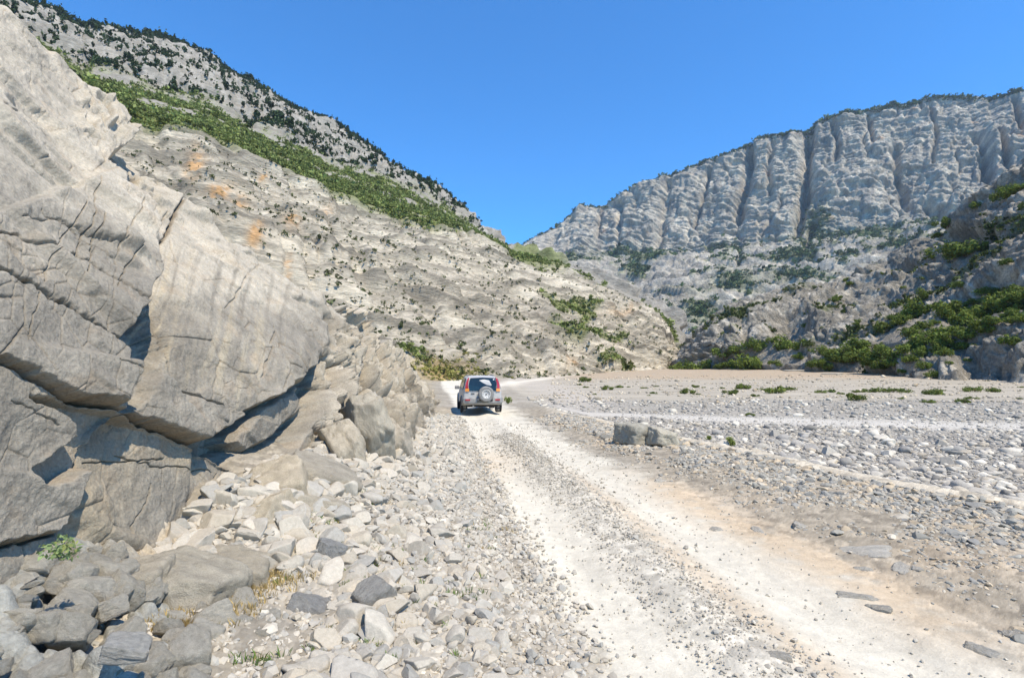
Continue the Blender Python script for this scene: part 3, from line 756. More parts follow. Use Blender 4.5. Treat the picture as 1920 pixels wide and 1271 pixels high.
def build_right_mountain():
    nc = 760
    px = np.linspace(900, 2300, nc)
    RX = [900, 950, 975, 1000, 1040, 1080, 1130, 1180, 1230, 1300, 1380, 1420, 1500, 1540, 1580, 1640, 1700, 1740, 1800, 1860, 1920, 2050, 2300]
    RY = [520, 474, 462, 446, 426, 395, 384, 356, 342, 312, 284, 262, 246, 226, 214, 200, 194, 181, 175, 180, 174, 160, 200]
    rows = [
        ([900, 2300], [691, 691], [900, 1300, 2300], [700, 620, 420]),
        ([900, 1000, 1150, 1300, 1500, 1700, 1850, 2300], [560, 492, 482, 468, 455, 430, 400, 330], [900, 1100, 1900, 2300], [1430, 1360, 1010, 820]),
        (RX, RY, [900, 1100, 1900, 2300], [1570, 1540, 1180, 960]),
    ]
    P, V = rows_surface(px, rows, [190, 210], 2)
    N = out_normals(P); Vg = np.repeat(V[:, None], nc, 1)
    wall = sstep(.85, 1.1, Vg)
    along = P[..., 0] * .8 - P[..., 1] * .6
    A = np.stack([along, 0 * along, P[..., 2] / 5.5], -1)
    wz = A + np.stack([18 * fbm(P / 60, 3), 0 * along, 0 * along], -1)
    fl = fbm(wz / 62, 4, ridged=True, gain=.55)
    fl2 = fbm(wz * np.array([1, 1, 2]) / 17, 3, ridged=True)
    fr, er, rr = worley(P / np.array([55, 55, 120])); fr2, er2, rr2 = worley(P / np.array([16, 16, 30]))
    s = P[..., 2] + .10 * P[..., 0] + 22 * fbm(P / 190, 2)
    S = np.stack([s, P[..., 0] / 24, P[..., 1] / 24], -1)
    str1 = fbm(S / 20, 4); str2 = fbm(S / 5, 3)
    fr3_, _e, _r = worley(P / np.array([7, 7, 10]))
    WA = np.stack([wz[..., 0], 0 * along, P[..., 2] / 1.7 + .3 * along], -1); WB = np.stack([wz[..., 0], 0 * along, P[..., 2] / 1.35 - .2 * along], -1)
    fb, eb, rb_ = worley(WA / 110 + 3); fc, ec, rc_ = worley(WB / 40 + 8, 24.)
    off = wall * .72 * (34 * fbm(P / 130 + 50, 3) + 5 * np.tanh(4 * fbm(S / 11 + 3, 2)) + 26 * fb - 22 * np.exp(-eb / .04) * sstep(-.1, .25, fbm(P / 130 + 5, 2)) + 17 * fc - 8 * np.exp(-ec / .05) * sstep(-.1, .2, fbm(P / 60 + 25, 2)) + 6 * fr2 - 3 * np.exp(-er2 / .06) + 2.5 * fr3_ + 5 * np.tanh(3 * str2) + 5 * fbm(P / 12, 4))
    ux, uy = proj(P); ux = ux + 5 * fbm(P / 50 + 3, 3); 
    for w_, a_, pl in ((7, 30, [(1255, 345), (1243, 400), (1235, 452)]), (10, 48, [(1405, 288), (1397, 340), (1388, 372), (1384, 402)]), (9, 55, [(1518, 238), (1512, 300), (1512, 350), (1502, 400), (1496, 432)]), (5, 34, [(1562, 232), (1572, 262), (1566, 300)]),
                       (9, 34, [(1680, 276), (1688, 330), (1700, 372)]), (10, 48, [(1838, 250), (1850, 280), (1856, 312)]), (6, 40, [(1874, 240), (1892, 300)]), (12, 34, [(1740, 376), (1768, 392)]), (4, 26, [(1125, 398), (1120, 450)]), (5, 26, [(1162, 388), (1160, 456)]),
                       (4, 24, [(1330, 318), (1318, 360), (1300, 420)]), (5, 30, [(1630, 215), (1640, 262)]), (6, 34, [(1905, 190), (1915, 240)]), (5, 26, [(1448, 268), (1440, 320), (1446, 360)]), (4, 20, [(1745, 190), (1760, 240), (1752, 290)]), (8, 34, [(1525, 420), (1512, 455), (1522, 480)]), (4, 20, [(1386, 455), (1386, 500)])):
        off = off - .8 * a_ * np.exp(-(seg_dist(ux, uy, pl) / w_) ** 2)
    off = off + (1 - wall) * (26 * fbm(P / 170, 3) + 17 * np.tanh(3 * str1) + 6 * np.tanh(3 * str2) + 6 * fr2 + 4 * fbm(P / 14, 4))
    env = sstep(0, .05, Vg) * (1 - .55 * sstep(1.93, 2, Vg)) * (.15 + .85 * sstep(985, 1090, px))[None]
    Q = P + N * (off * env)[..., None]
    ext = [Q[-1] + np.array([10, 60, 2]), Q[-1] + np.array([60, 500, -160])]
    G = np.concatenate([Q, np.stack(ext)])
    n1 = fbm(P / 90 + 9, 4); n2 = fbm(P / 16 + 2, 4)
    qx, qy = proj(P)
    c = np.zeros(P.shape) + np.array([.42, .40, .365])
    c = mixc(c, np.array([.52, .495, .45]), sstep(0, .4, n2 + .4 * n1))
    c = mixc(c, np.array([.19, .195, .20]), sstep(.05, .5, -n2 + .5 * fl) * .5)
    c = mixc(c, np.array([.42, .27, .17]), sstep(.36, .6, fbm(P / 45 + 40, 3)) * wall * .7)
    sl = fbm(S / 8 + 21, 3); c = mixc(c, np.array([.20, .195, .18]), sstep(.08, .35, sl) * (.75 - .45 * wall))
    vs = fbm(np.stack([along / 14, 0 * along, P[..., 2] / 90], -1), 3)
    c = mixc(c, np.array([.22, .22, .225]), wall * sstep(.1, .45, vs) * .6)
    veg = (1 - wall) * sstep(.06, .3, .75 * str1 + .5 * n1 + .35 * n2 - .06)
    veg = np.maximum(veg, np.exp(-((Vg - 1.02) / .05) ** 2) * sstep(-.1, .3, n1 + n2))
    for (ox, oy, sx, sy) in ((1290, 548, 45, 9), (1310, 590, 35, 16), (1380, 530, 45, 10), (1230, 470, 40, 7), (1160, 475, 40, 8), (1530, 415, 25, 25), (1620, 450, 50, 10), (1500, 520, 60, 10)):
        veg = np.maximum(veg, np.exp(-(((qx - ox) / sx) ** 2 + ((qy - oy) / sy) ** 2)) * sstep(-.4, .1, n2 + .2))
    c = mixc(c, np.array([.15, .18, .085]), veg * .85)
    Cg = np.concatenate([c, np.repeat(c[-1:], 2, 0)])
    me = make_mesh('far_mountain', G, grid_faces(*G.shape[:2]), M_far, Cg)
    tag(link('mountain_wall', me), 'long grey cliff wall of the mountain closing the valley on the right', 'mountain', kind='structure')
    return dict(Q=Q, V=Vg, qx=qx, qy=qy, veg=veg, n1=n1, n2=n2, N=N)
RM = build_right_mountain()

def build_right_hill():
    nc = 700
    px = np.linspace(1225, 2500, nc)
    rows = [
        ([1225, 1300, 1450, 1600, 1680, 1720, 1920, 2500], [712, 706, 700, 700, 712, 722, 726, 770], [1225, 1290, 1450, 1650, 1720, 1920, 2500], [215, 190, 150, 118, 92, 78, 45]),
        ([1225, 1280, 1330, 1400, 1500, 1600, 1700, 1800, 1920, 2500], [700, 668, 640, 640, 625, 610, 600, 585, 545, 400], [1225, 1290, 1400, 1650, 1920, 2500], [226, 205, 170, 140, 105, 60]),
        ([1225, 1270, 1300, 1340, 1385, 1440, 1500, 1560, 1600, 1640, 1690, 1750, 1790, 1830, 1880, 1920, 2100, 2500], [696, 660, 625, 592, 568, 550, 538, 528, 522, 494, 470, 440, 402, 366, 330, 302, 180, 0], [1225, 1290, 1400, 1650, 1920, 2500], [240, 238, 225, 205, 165, 95]),
    ]
    P, V = rows_surface(px, rows, [130, 170], 3)
    N = out_normals(P); Vg = np.repeat(V[:, None], nc, 1); qx, qy = proj(P)
    s = P[..., 2] - .42 * P[..., 0] + .25 * P[..., 1] + 4 * fbm(P / 25, 3)
    A = np.stack([s, P[..., 0] / 20, P[..., 1] / 20], -1)
    str1 = fbm(A / 4.5, 3, gain=.6); str2 = fbm(A / 1.2, 3)
    fr, er, rr = worley(P / 8., 30.); fr2, er2, rr2 = worley(P / 2.6, 24.); fr3, er3, rr3 = worley(P / 1.1, 20.)
    off = 3.5 * fbm(P / 30, 3) + 3.0 * np.tanh(3 * str1) + 1.0 * np.tanh(3 * str2) + 1.3 * fr - .6 * np.exp(-er / .05) + .9 * fr2 + .35 * fr3 + .5 * fbm(P / 1.8, 3)
    scree = smask(qx, qy, [(1640, 632), (1760, 590), (1775, 600), (1700, 640), (1645, 650)], 5)
    scree = np.maximum(scree, smask(qx, qy, [(1400, 660), (1490, 640), (1530, 690), (1400, 690)], 8))
    off = off * (1 - .85 * scree)
    # hollows in the crags
    for (ox, oy, sx, sy, a) in ((1480, 610, 40, 30, 9), (1395, 620, 14, 26, 4), (1800, 440, 60, 22, 9), (1690, 500, 45, 14, 5), (1850, 690, 60, 22, 4)):
        off = off - a * np.exp(-(((qx - ox) / sx) ** 2 + ((qy - oy) / sy) ** 2) ** 2)
    env = sstep(0, .08, Vg) * (1 - .5 * sstep(1.9, 2, Vg))
    Q = P + N * (off * env)[..., None]
    ext = [Q[-1] + np.array([9, 12, .5]), Q[-1] + np.array([80, 90, -30])]
    G = np.concatenate([Q, np.stack(ext)])
    n1 = fbm(P / 16 + 9, 4); n2 = fbm(P / 3 + 2, 4)
    c = np.zeros(P.shape) + np.array([.24, .23, .21])
    c = mixc(c, np.array([.44, .42, .385]), sstep(0, .4, n2 + .5 * str1))
    c = mixc(c, np.array([.12, .12, .115]), sstep(0.05, .45, -str1 + .4 * n2) * .55)
    c = mixc(c, np.array([.30, .28, .25]), scree)
    veg = sstep(.12, .4, n1 + .3 * n2) * (1 - scree)
    c = mixc(c, np.array([.10, .13, .04]), veg * .65)
    c = c * (1 + .12 * n2)[..., None]
    Cg = np.concatenate([c, np.repeat(c[-1:], 2, 0)])
    me = make_mesh('hill', G, grid_faces(*G.shape[:2]), M_hill, Cg)
    tag(link('hill', me), 'craggy grey hillside dotted with green bushes on the right edge of the valley', 'hill', kind='structure')
    return dict(Q=Q, V=Vg, qx=qx, qy=qy, veg=veg, n1=n1, n2=n2, N=N, scree=scree)
RH = build_right_hill()

def picker(S):
    qx, qy = proj(S['Q']); d = S['Q'][..., 1]
    def f(px, py):
        e = ((qx - px) ** 2 + (qy - py) ** 2)
        k = np.where(e < 9, d, 1e9)
        if k.min() > 1e8: k = e
        i = np.unravel_index(np.argmin(k), k.shape); return S['Q'][i]
    return f
pick_rh = picker(RH); pick_lm = picker(LM)

# ------------------------------------------------------------------ vegetation
def leaf_cloud(n, seed, lobes=7, leaf=.07, spread=(1, 1, .8), up=.5, cols=None):
    """foliage of radius ~1: small leaf quads spread over irregular lobes"""
    r = np.random.default_rng(seed)
    cen = r.normal(size=(lobes, 3)) * np.array([.42, .42, .25]) ; cen[:, 2] = np.abs(cen[:, 2]) + .3
    rad = r.uniform(.28, .5, lobes)
    w = r.integers(0, lobes, n); dr = r.normal(size=(n, 3)); dr /= np.linalg.norm(dr, axis=1, keepdims=True)
    rr = rad[w] * (r.random(n) ** .35)
    p = cen[w] + dr * rr[:, None]; p[:, 2] = np.where(p[:, 2] < 0, -p[:, 2] * .3, p[:, 2]); p = p * np.array(spread)
    nm = dr + .8 * r.normal(size=(n, 3)); nm[:, 2] += .3; nm /= np.linalg.norm(nm, axis=1, keepdims=True)
    t = np.cross(nm, r.normal(size=(n, 3))); t /= np.linalg.norm(t, axis=1, keepdims=True); b = np.cross(nm, t)
    s = leaf * r.uniform(.6, 1.4, n)[:, None]
    V = np.stack([p - t * s, p + b * s * .55, p + t * s, p - b * s * .55], 1).reshape(-1, 3)
    Fc = np.arange(n * 4).reshape(n, 4)
    base = np.array(cols if cols is not None else (.085, .13, .025))
    lc = (.8 + .5 * r.random(lobes))[w] * (.85 + .3 * r.random(n))
    C = np.repeat(base[None] * lc[:, None], 4, 0)
    yel = r.random(n) < .2; C = C * np.where(np.repeat(yel, 4)[:, None], np.array([1.4, 1.2, .9]), 1)
    return V, Fc, C

def stems(seed, h=.6, n=5, rad=.03):
    r = np.random.default_rng(seed); Vs, Fs = [], []; off = 0
    for i in range(n):
        a = r.uniform(0, 6.28); tip = np.array([math.cos(a) * r.uniform(.1, .4), math.sin(a) * r.uniform(.1, .4), h * r.uniform(.7, 1.1)])
        pts = [np.zeros(3), tip * .5 + r.normal(size=3) * .05, tip]; rr = [rad, rad * .6, rad * .2]
        for p, q in zip(pts, rr):
            Vs += [p + np.array([math.cos(k * 1.257) * q, math.sin(k * 1.257) * q, 0]) for k in range(5)]
        for j in range(2):
            for k in range(5):
                Fs.append([off + j * 5 + k, off + j * 5 + (k + 1) % 5, off + (j + 1) * 5 + (k + 1) % 5, off + (j + 1) * 5 + k])
        off += 15
    return np.array(Vs), np.array(Fs)

def bush_meshes(name, n, num, leaf, cols, lobes=7, spread=(1, 1, .8), rad=.03):
    out = []
    for i in range(num):
        V, Fc, C = leaf_cloud(n, 100 + i * 7 + len(name), lobes, leaf, spread, cols=cols)
        sv, sf = stems(i + 3, rad=rad)
        out.append((make_mesh('foliage', V, Fc, M_leaf, C, smooth=False), make_mesh('stem', sv, sf, M_bark)))
    return out

def put_bush(name, meshes, i, loc, size, label, cat, group=None, sz=1.0, withstem=True, rz=None):
    o = bpy.data.objects.new(name, None); COL.objects.link(o); o.location = loc
    o.scale = (size, size, size * sz); o.rotation_euler = (0, 0, random.uniform(0, 6.28) if rz is None else rz)
    o.empty_display_size = .3
    fo, st = meshes[i % len(meshes)]
    a = link('foliage', fo, o)
    if withstem: link('trunk' if 'tree' in name else 'stem', st, o)
    return tag(o, label, cat, group)

G_R = (.13, .165, .04)
riv = bush_meshes('shrub', 700, 6, .085, G_R, 8, (1, .9, .5))
Z6 = [(15,608,30),(80,600,25),(70,635,35),(228,635,70),(275,605,40),(410,610,30),(460,640,75),(520,612,80),(580,615,25),(622,618,40),(680,632,100),(745,617,60),(570,650,40),(910,632,50),(967,628,40),(1002,638,40),(1083,668,105),(1083,628,50),(1170,628,80),(1265,628,90),(1305,662,30),(1458,640,95),(1445,680,60),(1622,682,75),(1655,662,50),(1672,625,70),(1758,626,60),(1905,605,25),(1905,662,30),(350,663,15),(320,605,20),(285,640,25),(1510,622,26),(985,653,16),(45,645,18)]
SH = [(1200 + x / 2.667, 500 + y / 2.667, w / 2.667) for x, y, w in Z6] + [(1098, 716, 30), (1098, 727, 10), (1135, 731, 22), (1160, 727, 17), (1116, 740, 8), (1087, 722, 9), (1178, 726, 8)]
SH.sort(key=lambda t: -t[2] * (t[1] - 660))
for i, (px, py, w) in enumerate(SH):
    p = ground_px(px, py); size = w / F * p[1] / 2 * 1.15
    special = {(1606): 0}
    if abs(px - 1606) < 3 and py > 745: lb = 'largest dark green bush on the pale gravel flat, right of centre'; g = None
    elif i == 1 or (abs(px - 1808) < 3): lb = 'rounded green shrub on the gravel flat below the shaded right hillside'; g = None
    else: lb = 'low green shrub growing on the pale gravel flat of the valley floor'; g = 'low shrubs dotted over the gravel flat'
    g = g or 'low shrubs dotted over the gravel flat'
    put_bush('shrub', riv, i, p - np.array([0, 0, .03]), size, lb, 'shrub', g, sz=random.uniform(.9, 1.3))

nearb = bush_meshes('near_shrub', 420, 3, .10, (.17, .21, .045), 7, (.7, .7, 1.1), rad=.02)
p = ground_px(1370, 836); put_bush('shrub', nearb, 0, p, .24, 'bright green upright shrub beside the square boulder right of the road', 'shrub', 'shrubs by the road')
p = ground_px(1330, 826); put_bush('shrub', nearb, 1, p, .17, 'small sparse pale green shrub just right of the square boulder', 'shrub', 'shrubs by the road')
p = ground_px(952, 757); put_bush('shrub', nearb, 2, p, .42, 'green shrub on the road edge just right of the car', 'shrub', 'shrubs by the road')
p = ground_px(1408, 780); put_bush('shrub', riv, 2, p, .3, 'tiny lone green shrub among the river bed stones', 'shrub', 'shrubs by the road')
dry = bush_meshes('dry_shrub', 500, 2, .06, (.20, .19, .13), 6, (.8, .8, 1.0), rad=.02)
def cliff_pt(px, py, out=.1):
    p = unproj(px, py, float(cliff_depth(np.array(float(px)), np.array(float(py))))); p[0] += out; return p
put_bush('shrub', dry, 0, cliff_pt(722, 868, .35), .24, 'dry grey green shrub at the foot of the cliff above the rubble', 'shrub')
gl = bush_meshes('ledge_plant', 160, 2, .10, (.23, .30, .12), 5, (1, .8, .8), rad=.02)
put_bush('plant', gl, 0, unproj(112, 1050, 3.0), .15, 'small fresh green plant at the foot of the cliff in the left corner', 'plant')

hb = bush_meshes('bush', 1100, 7, .085, (.13, .175, .032), 9, (1, 1, .85))
Z6B = [(160,525,60),(200,520,70),(130,535,50),(280,520,110),(340,505,70),(400,500,60),(430,445,120),(480,420,80),(440,505,80),(540,500,140),(590,495,70),(580,410,100),(650,370,50),(740,400,100),(790,400,80),(780,455,60),(900,430,90),(890,485,60),(960,460,70),(1010,460,130),(1075,455,80),(1110,390,110),(1160,455,130),(1210,430,90),(1270,445,110),(1330,415,90),(1390,395,90),(1450,370,130),(1500,340,120),(1400,430,80),(1210,315,90),(1290,280,60),(1340,250,80),(1400,225,80),(1560,240,120),(1600,270,110),(1650,250,110),(1700,300,90),(1640,350,90),(1750,240,130),(1800,200,120),(1860,220,110),(1910,160,110),(1880,270,90),(1500,200,70),(1580,400,90),(1520,440,70),(1850,380,90),(1430,150,70),(1600,100,50),(985,160,45),(1040,90,40),(1480,545,60),(1430,500,60),(1310,525,40),(700,490,40),(820,300,40),(1075,290,30),(660,480,50)]
HB = [(1200 + x / 2.667, 500 + y / 2.667, w / 2.667) for x, y, w in Z6B]
HB += [(1000 + x / 2.087, 150 + y / 2.087, w / 2.087) for x, y, w in [(1690, 680, 110), (1640, 700, 60), (1750, 660, 60), (1490, 915, 90), (1450, 930, 60), (1620, 575, 60), (1580, 600, 50), (1880, 440, 70), (1840, 460, 50), (1910, 420, 60), (1740, 490, 45), (1220, 780, 30), (1670, 800, 30), (1850, 720, 40), (1440, 810, 25), (1900, 850, 90), (1820, 860, 80), (1370, 760, 20), (1780, 830, 60), (1180, 860, 30)]]
rr_ = random.Random(4)
poly = [(1500, 690), (1580, 645), (1650, 640), (1740, 600), (1800, 570), (1920, 545), (1935, 610), (1850, 625), (1780, 650), (1700, 690)]
c_ = 0
while c_ < 60:
    x, y = rr_.uniform(1490, 1935), rr_.uniform(535, 695)
    if inside(np.array(x), np.array(y), poly): HB.append((x, y, rr_.uniform(14, 34))); c_ += 1
for k in range(24): HB.append((rr_.uniform(1300, 1915), rr_.uniform(480, 700), rr_.uniform(5, 14)))
for i, (px, py, w) in enumerate(HB):
    sil = np.interp(px, [1240, 1300, 1340, 1440, 1560, 1640, 1750, 1830, 1920], [690, 622, 590, 550, 528, 494, 440, 366, 302])
    if py < sil + 3: continue
    p = pick_rh(px, py); size = w / F * p[1] / 2
    put_bush('bush', hb, i, p - np.array([0, 0, .25 * size]), size * 1.35, 'round deep green bush growing among the crags of the right hillside', 'bush', 'green bushes on the right hillside', sz=random.uniform(.8, 1.15))

# small dark shrubs on the left slope
ts = bush_meshes('slope_shrub', 110, 5, 0.16, (.12, .14, .055), 6, (1, 1, .95))
LMq = proj(LM['Q'])
def visible_lm(px, py): return py > np.interp(px, TOPX, TOPY) - 200
cand = []
r_ = np.random.default_rng(21)
qx, qy = LMq
H_, W_ = qx.shape
clusters = [(740, 500, 26, 60, 60), (800, 570, 40, 50, 30), (930, 660, 60, 40, 22), (1140, 590, 60, 40, 40), (830, 690, 30, 16, 26), (1000, 540, 80, 50, 40), (620, 540, 60, 60, 22), (560, 430, 40, 20, 14), (1180, 650, 60, 30, 26), (860, 610, 120, 60, 34), (1085, 560, 40, 20, 20), (700, 450, 120, 30, 18), (430, 380, 20, 40, 16), (660, 620, 40, 30, 10)]
for cx_, cy_, sx_, sy_, n_ in clusters:
    for k in range(n_): cand.append((r_.normal(cx_, sx_), r_.normal(cy_, sy_), np.exp(r_.normal(math.log(4.6), .4))))
cand += [(962, 690, 14), (956, 697, 9), (980, 680, 8), (1071, 707, 9), (1022, 700, 8), (912, 655, 8), (950, 700, 12), (400, 335, 14), (535, 440, 22), (820, 700, 14), (806, 690, 12), (845, 705, 16), (785, 682, 12)]
cand = [c for c in cand if c[1] < 712 and c[1] > np.interp(c[0], [250, 400, 500, 600, 680, 750, 830, 900, 960, 1050, 1150, 1260, 1285], [235, 258, 305, 355, 390, 408, 430, 458, 485, 506, 542, 610, 650]) and c[0] < 1280 and c[1] < np.interp(c[0], [0, 300, 470, 594, 700, 780, 800], [0, 265, 440, 560, 640, 700, 1000])]
cand.sort(key=lambda c: -c[2]); ncap = 295
extra_pts = []
for i, (px, py, w) in enumerate(cand):
    p = pick_lm(px, py); size = w / F * p[1] / 2
    if i < ncap: put_bush('slope_shrub', ts, i, p - np.array([0, 0, .2 * size]), size * 1.1, 'small dark green shrub clinging to the beige layered slope left of the valley', 'shrub', 'scattered shrubs on the left slope', withstem=False)

def tufts(nleaf, num, leaf, seed, spread=(1, 1, .8)):
    out = []
    for i in range(num):
        V, Fc, C = leaf_cloud(nleaf, seed + i, 4, leaf, spread, cols=(1, 1, 1)); out.append((V, Fc))
    return out
TUFT = tufts(26, 8, .30, 300)
TUFTC = tufts(26, 8, .34, 340, (.55, .55, 1.5))

def scrub_mesh(name, label, S, weight, n, size_f, col, base, seed, zoff=.1):
    r = np.random.default_rng(seed); Q = S['Q']
    area = np.linalg.norm(np.cross(np.gradient(Q, axis=0), np.gradient(Q, axis=1)), axis=-1)
    w = (weight * area / (Q[..., 1] ** 1.0)).ravel(); w = w / w.sum()
    idx = r.choice(len(w), n, p=w); P = Q.reshape(-1, 3)[idx] + r.normal(size=(n, 3)) * np.array([.5, .5, 0])
    s = np.exp(r.normal(0, .35, n)) * size_f
    P[:, 2] -= s * zoff
    c = np.asarray(col)[None] * (1 + .3 * r.normal(size=(n, 1))).clip(.4, 1.8) * np.array([1, 1, 1])
    V, Fc, C = merged(base, P, s, .1, c, r)
    C = C * r.uniform(.75, 1.25, (len(C) // 4, 1)).repeat(4, 0)
    me = make_mesh(name, V, Fc, M_leaf, C, smooth=False)
    return tag(link(name, me), label, 'scrub' if 'scrub' in name else 'trees', kind='stuff')

bw = np.clip(LM['gb'], 0, 1) ** 2 * (1 + .5 * sstep(860, 900, LM['qx'])) + .8 * LM['led'] * (LM['V'] < 1.02)
scrub_mesh('scrub', 'bright green scrub carpeting the sloping benches of the left mountain', LM, bw, 15000, 1.15, (.20, .235, .07), TUFT, 1)
rg = LM['upc'] * (sstep(.08, .4, LM['n2'] * .7 + LM['n1'] * .6) + 1.3 * sstep(2.72, 2.95, LM['V'] + .15 * LM['n1']) + .04)
rg = rg * (.15 + .85 * (LM['V'] > 2.0)) * (1 - .985 * sstep(870, 910, LM['qx']))
scrub_mesh('forest', 'dark conifers growing over the grey crags and skyline of the left mountain', LM, rg, 19000, 1.65, (.052, .078, .032), TUFTC, 2, zoff=-.2)
rv = RM['veg'] + .9 * sstep(1.955, 1.995, RM['V'])
scrub_mesh('far_scrub', 'dark green scrub on the ledges and rim of the far right mountain', RM, rv * (.2 + RM['veg'] + 3 * sstep(1.96, 1.99, RM['V'])), 7500, 4.6, (.10, .14, .055), TUFT, 3)
hw = sstep(.1, .35, RH['n1'] + .3 * RH['n2']) * (1 - RH['scree'])
scrub_mesh('hill_scrub', 'low green scrub between the crags of the right hillside', RH, hw, 3000, .9, (.09, .115, .03), TUFT, 4)
qx, qy = proj(LM['Q'])
scrub_mesh('foot_scrub', 'yellow and green scrub at the foot of the left slope behind the car', LM, LM['ft'] * (LM['V'] < .9), 520, .36, (.30, .28, .08), TUFT, 5)
scrub_mesh('slope_scrub', 'tiny scrub tufts speckling the beige slope left of the valley', LM, LM['low'] * sstep(.0, .4, LM['n2'] + .2), 4500, .55, (.10, .115, .045), TUFT, 6)

# dry grass and weeds between the near stones
def weeds():
    r = np.random.default_rng(8); pts = []
    for (px, py, s, n, dryness) in ((470, 1095, 30, 70, 1), (430, 1130, 30, 60, 1), (520, 1080, 30, 50, .8), (620, 985, 20, 26, .2), (560, 1040, 25, 30, .5), (330, 1175, 25, 40, .9), (590, 1010, 30, 20, .3), (700, 1060, 60, 30, .1), (760, 1210, 60, 12, .1), (480, 1240, 30, 8, .1), (860, 1130, 50, 10, .2), (620, 1230, 60, 8, .0), (700, 930, 30, 18, .5), (900, 1000, 30, 18, .4)):
        for p in ground_px(px + r.normal(0, s, n), np.minimum(py + r.normal(0, s * .5, n), 1280)): pts.append((p, dryness > r.random()))
    Vs, Cs = [], []
    for p, dr in pts:
        nb = 10
        for b in range(nb):
            a = r.uniform(0, 6.28); L = r.uniform(.02, .055); q = p + np.array([r.normal(0, .018), r.normal(0, .018), .0])
            d = np.array([math.cos(a), math.sin(a), 0]); w = np.cross(d, [0, 0, 1]) * r.uniform(.002, .005)
            tip = q + d * L * r.uniform(.3, 1) + np.array([0, 0, L + .02]); mid = (q + tip) / 2 + np.array([0, 0, .01])
            Vs += [q - w, q + w, mid + w * .8, tip]; c = np.array((.46, .34, .14) if dr else (.14, .22, .045)) * r.uniform(.7, 1.3); Cs += [c] * 4
    V = np.array(Vs); me = make_mesh('grass', V, np.arange(len(V)).reshape(-1, 4), M_leaf, np.array(Cs), smooth=False)
    tag(link('grass', me), 'tufts of dry yellow grass and small weeds between the roadside stones', 'grass', kind='stuff')
weeds()

# ------------------------------------------------------------------ named boulders
def boulder(name, V, Fc, col, loc, scale, rot, label, group=None, mat=None, rough=.02, cat='boulder'):
    c = np.repeat(np.asarray(col)[None] * .82, len(V), 0) * (1 + .12 * fbm(V * 2.2 + 4, 3))[:, None]
    o = link(name, make_mesh(name, V, Fc, mat or M_rock, c)); o.location = loc; o.scale = scale; o.rotation_euler = rot
    return tag(o, label, cat, group)

def block(seed, sub=5, chips=8, boxy=12):
    """angular block: cube-like, broken along random planes"""
    r = np.random.default_rng(seed); V, Fc = ico(sub)
    V = V / (np.abs(V) ** boxy).sum(1, keepdims=True) ** (1 / boxy)
    for i in range(chips):
        n = r.normal(size=3); n /= np.linalg.norm(n); d = r.uniform(.9, 1.3)
        k = (V @ n - d).clip(0); V = V - k[:, None] * n
    w, e, q = worley(V * np.array([1.4, 3, 1.4]) + seed); V = V * (1 + .07 * w - .05 * np.exp(-e / .06) + .03 * fbm(V * 2.5 + seed, 4))[:, None]
    return V, Fc
p = ground_px(1207, 834)
V, Fc = block(3)
boulder('boulder', V, Fc, (.40, .385, .34), (p[0] - .1, p[1] + .35, p[2] + .22), (.52, .42, .30), (R(2), R(3), R(38)), 'large square cut grey boulder on the right edge of the road')
p = ground_px(1140, 822)
p2 = ground_px(1246, 838); V, Fc = block(9)
boulder('boulder', V, Fc, (.50, .47, .40), (p2[0], p2[1] + .3, p2[2] + .16), (.34, .4, .26), (R(5), R(14), R(20)), 'pale broken slab leaning on the right side of the square grey boulder')
V, Fc = angular(3, 77); boulder('boulder', V, Fc, (.30, .30, .29), (p[0], p[1], p[2] + .04), (.24, .16, .12), (0, .1, .4), 'low dark grey stone touching the left side of the square boulder')
V, Fc = angular(4, 15, flat=.35)
boulder('boulder', V, Fc, (.50, .455, .39), ground_px(791, 782) + np.array([0, 0, .16]), (.62, .45, .5), (R(-6), R(8), R(-15)), 'flat pale boulder on the left road edge, nearest behind the car')
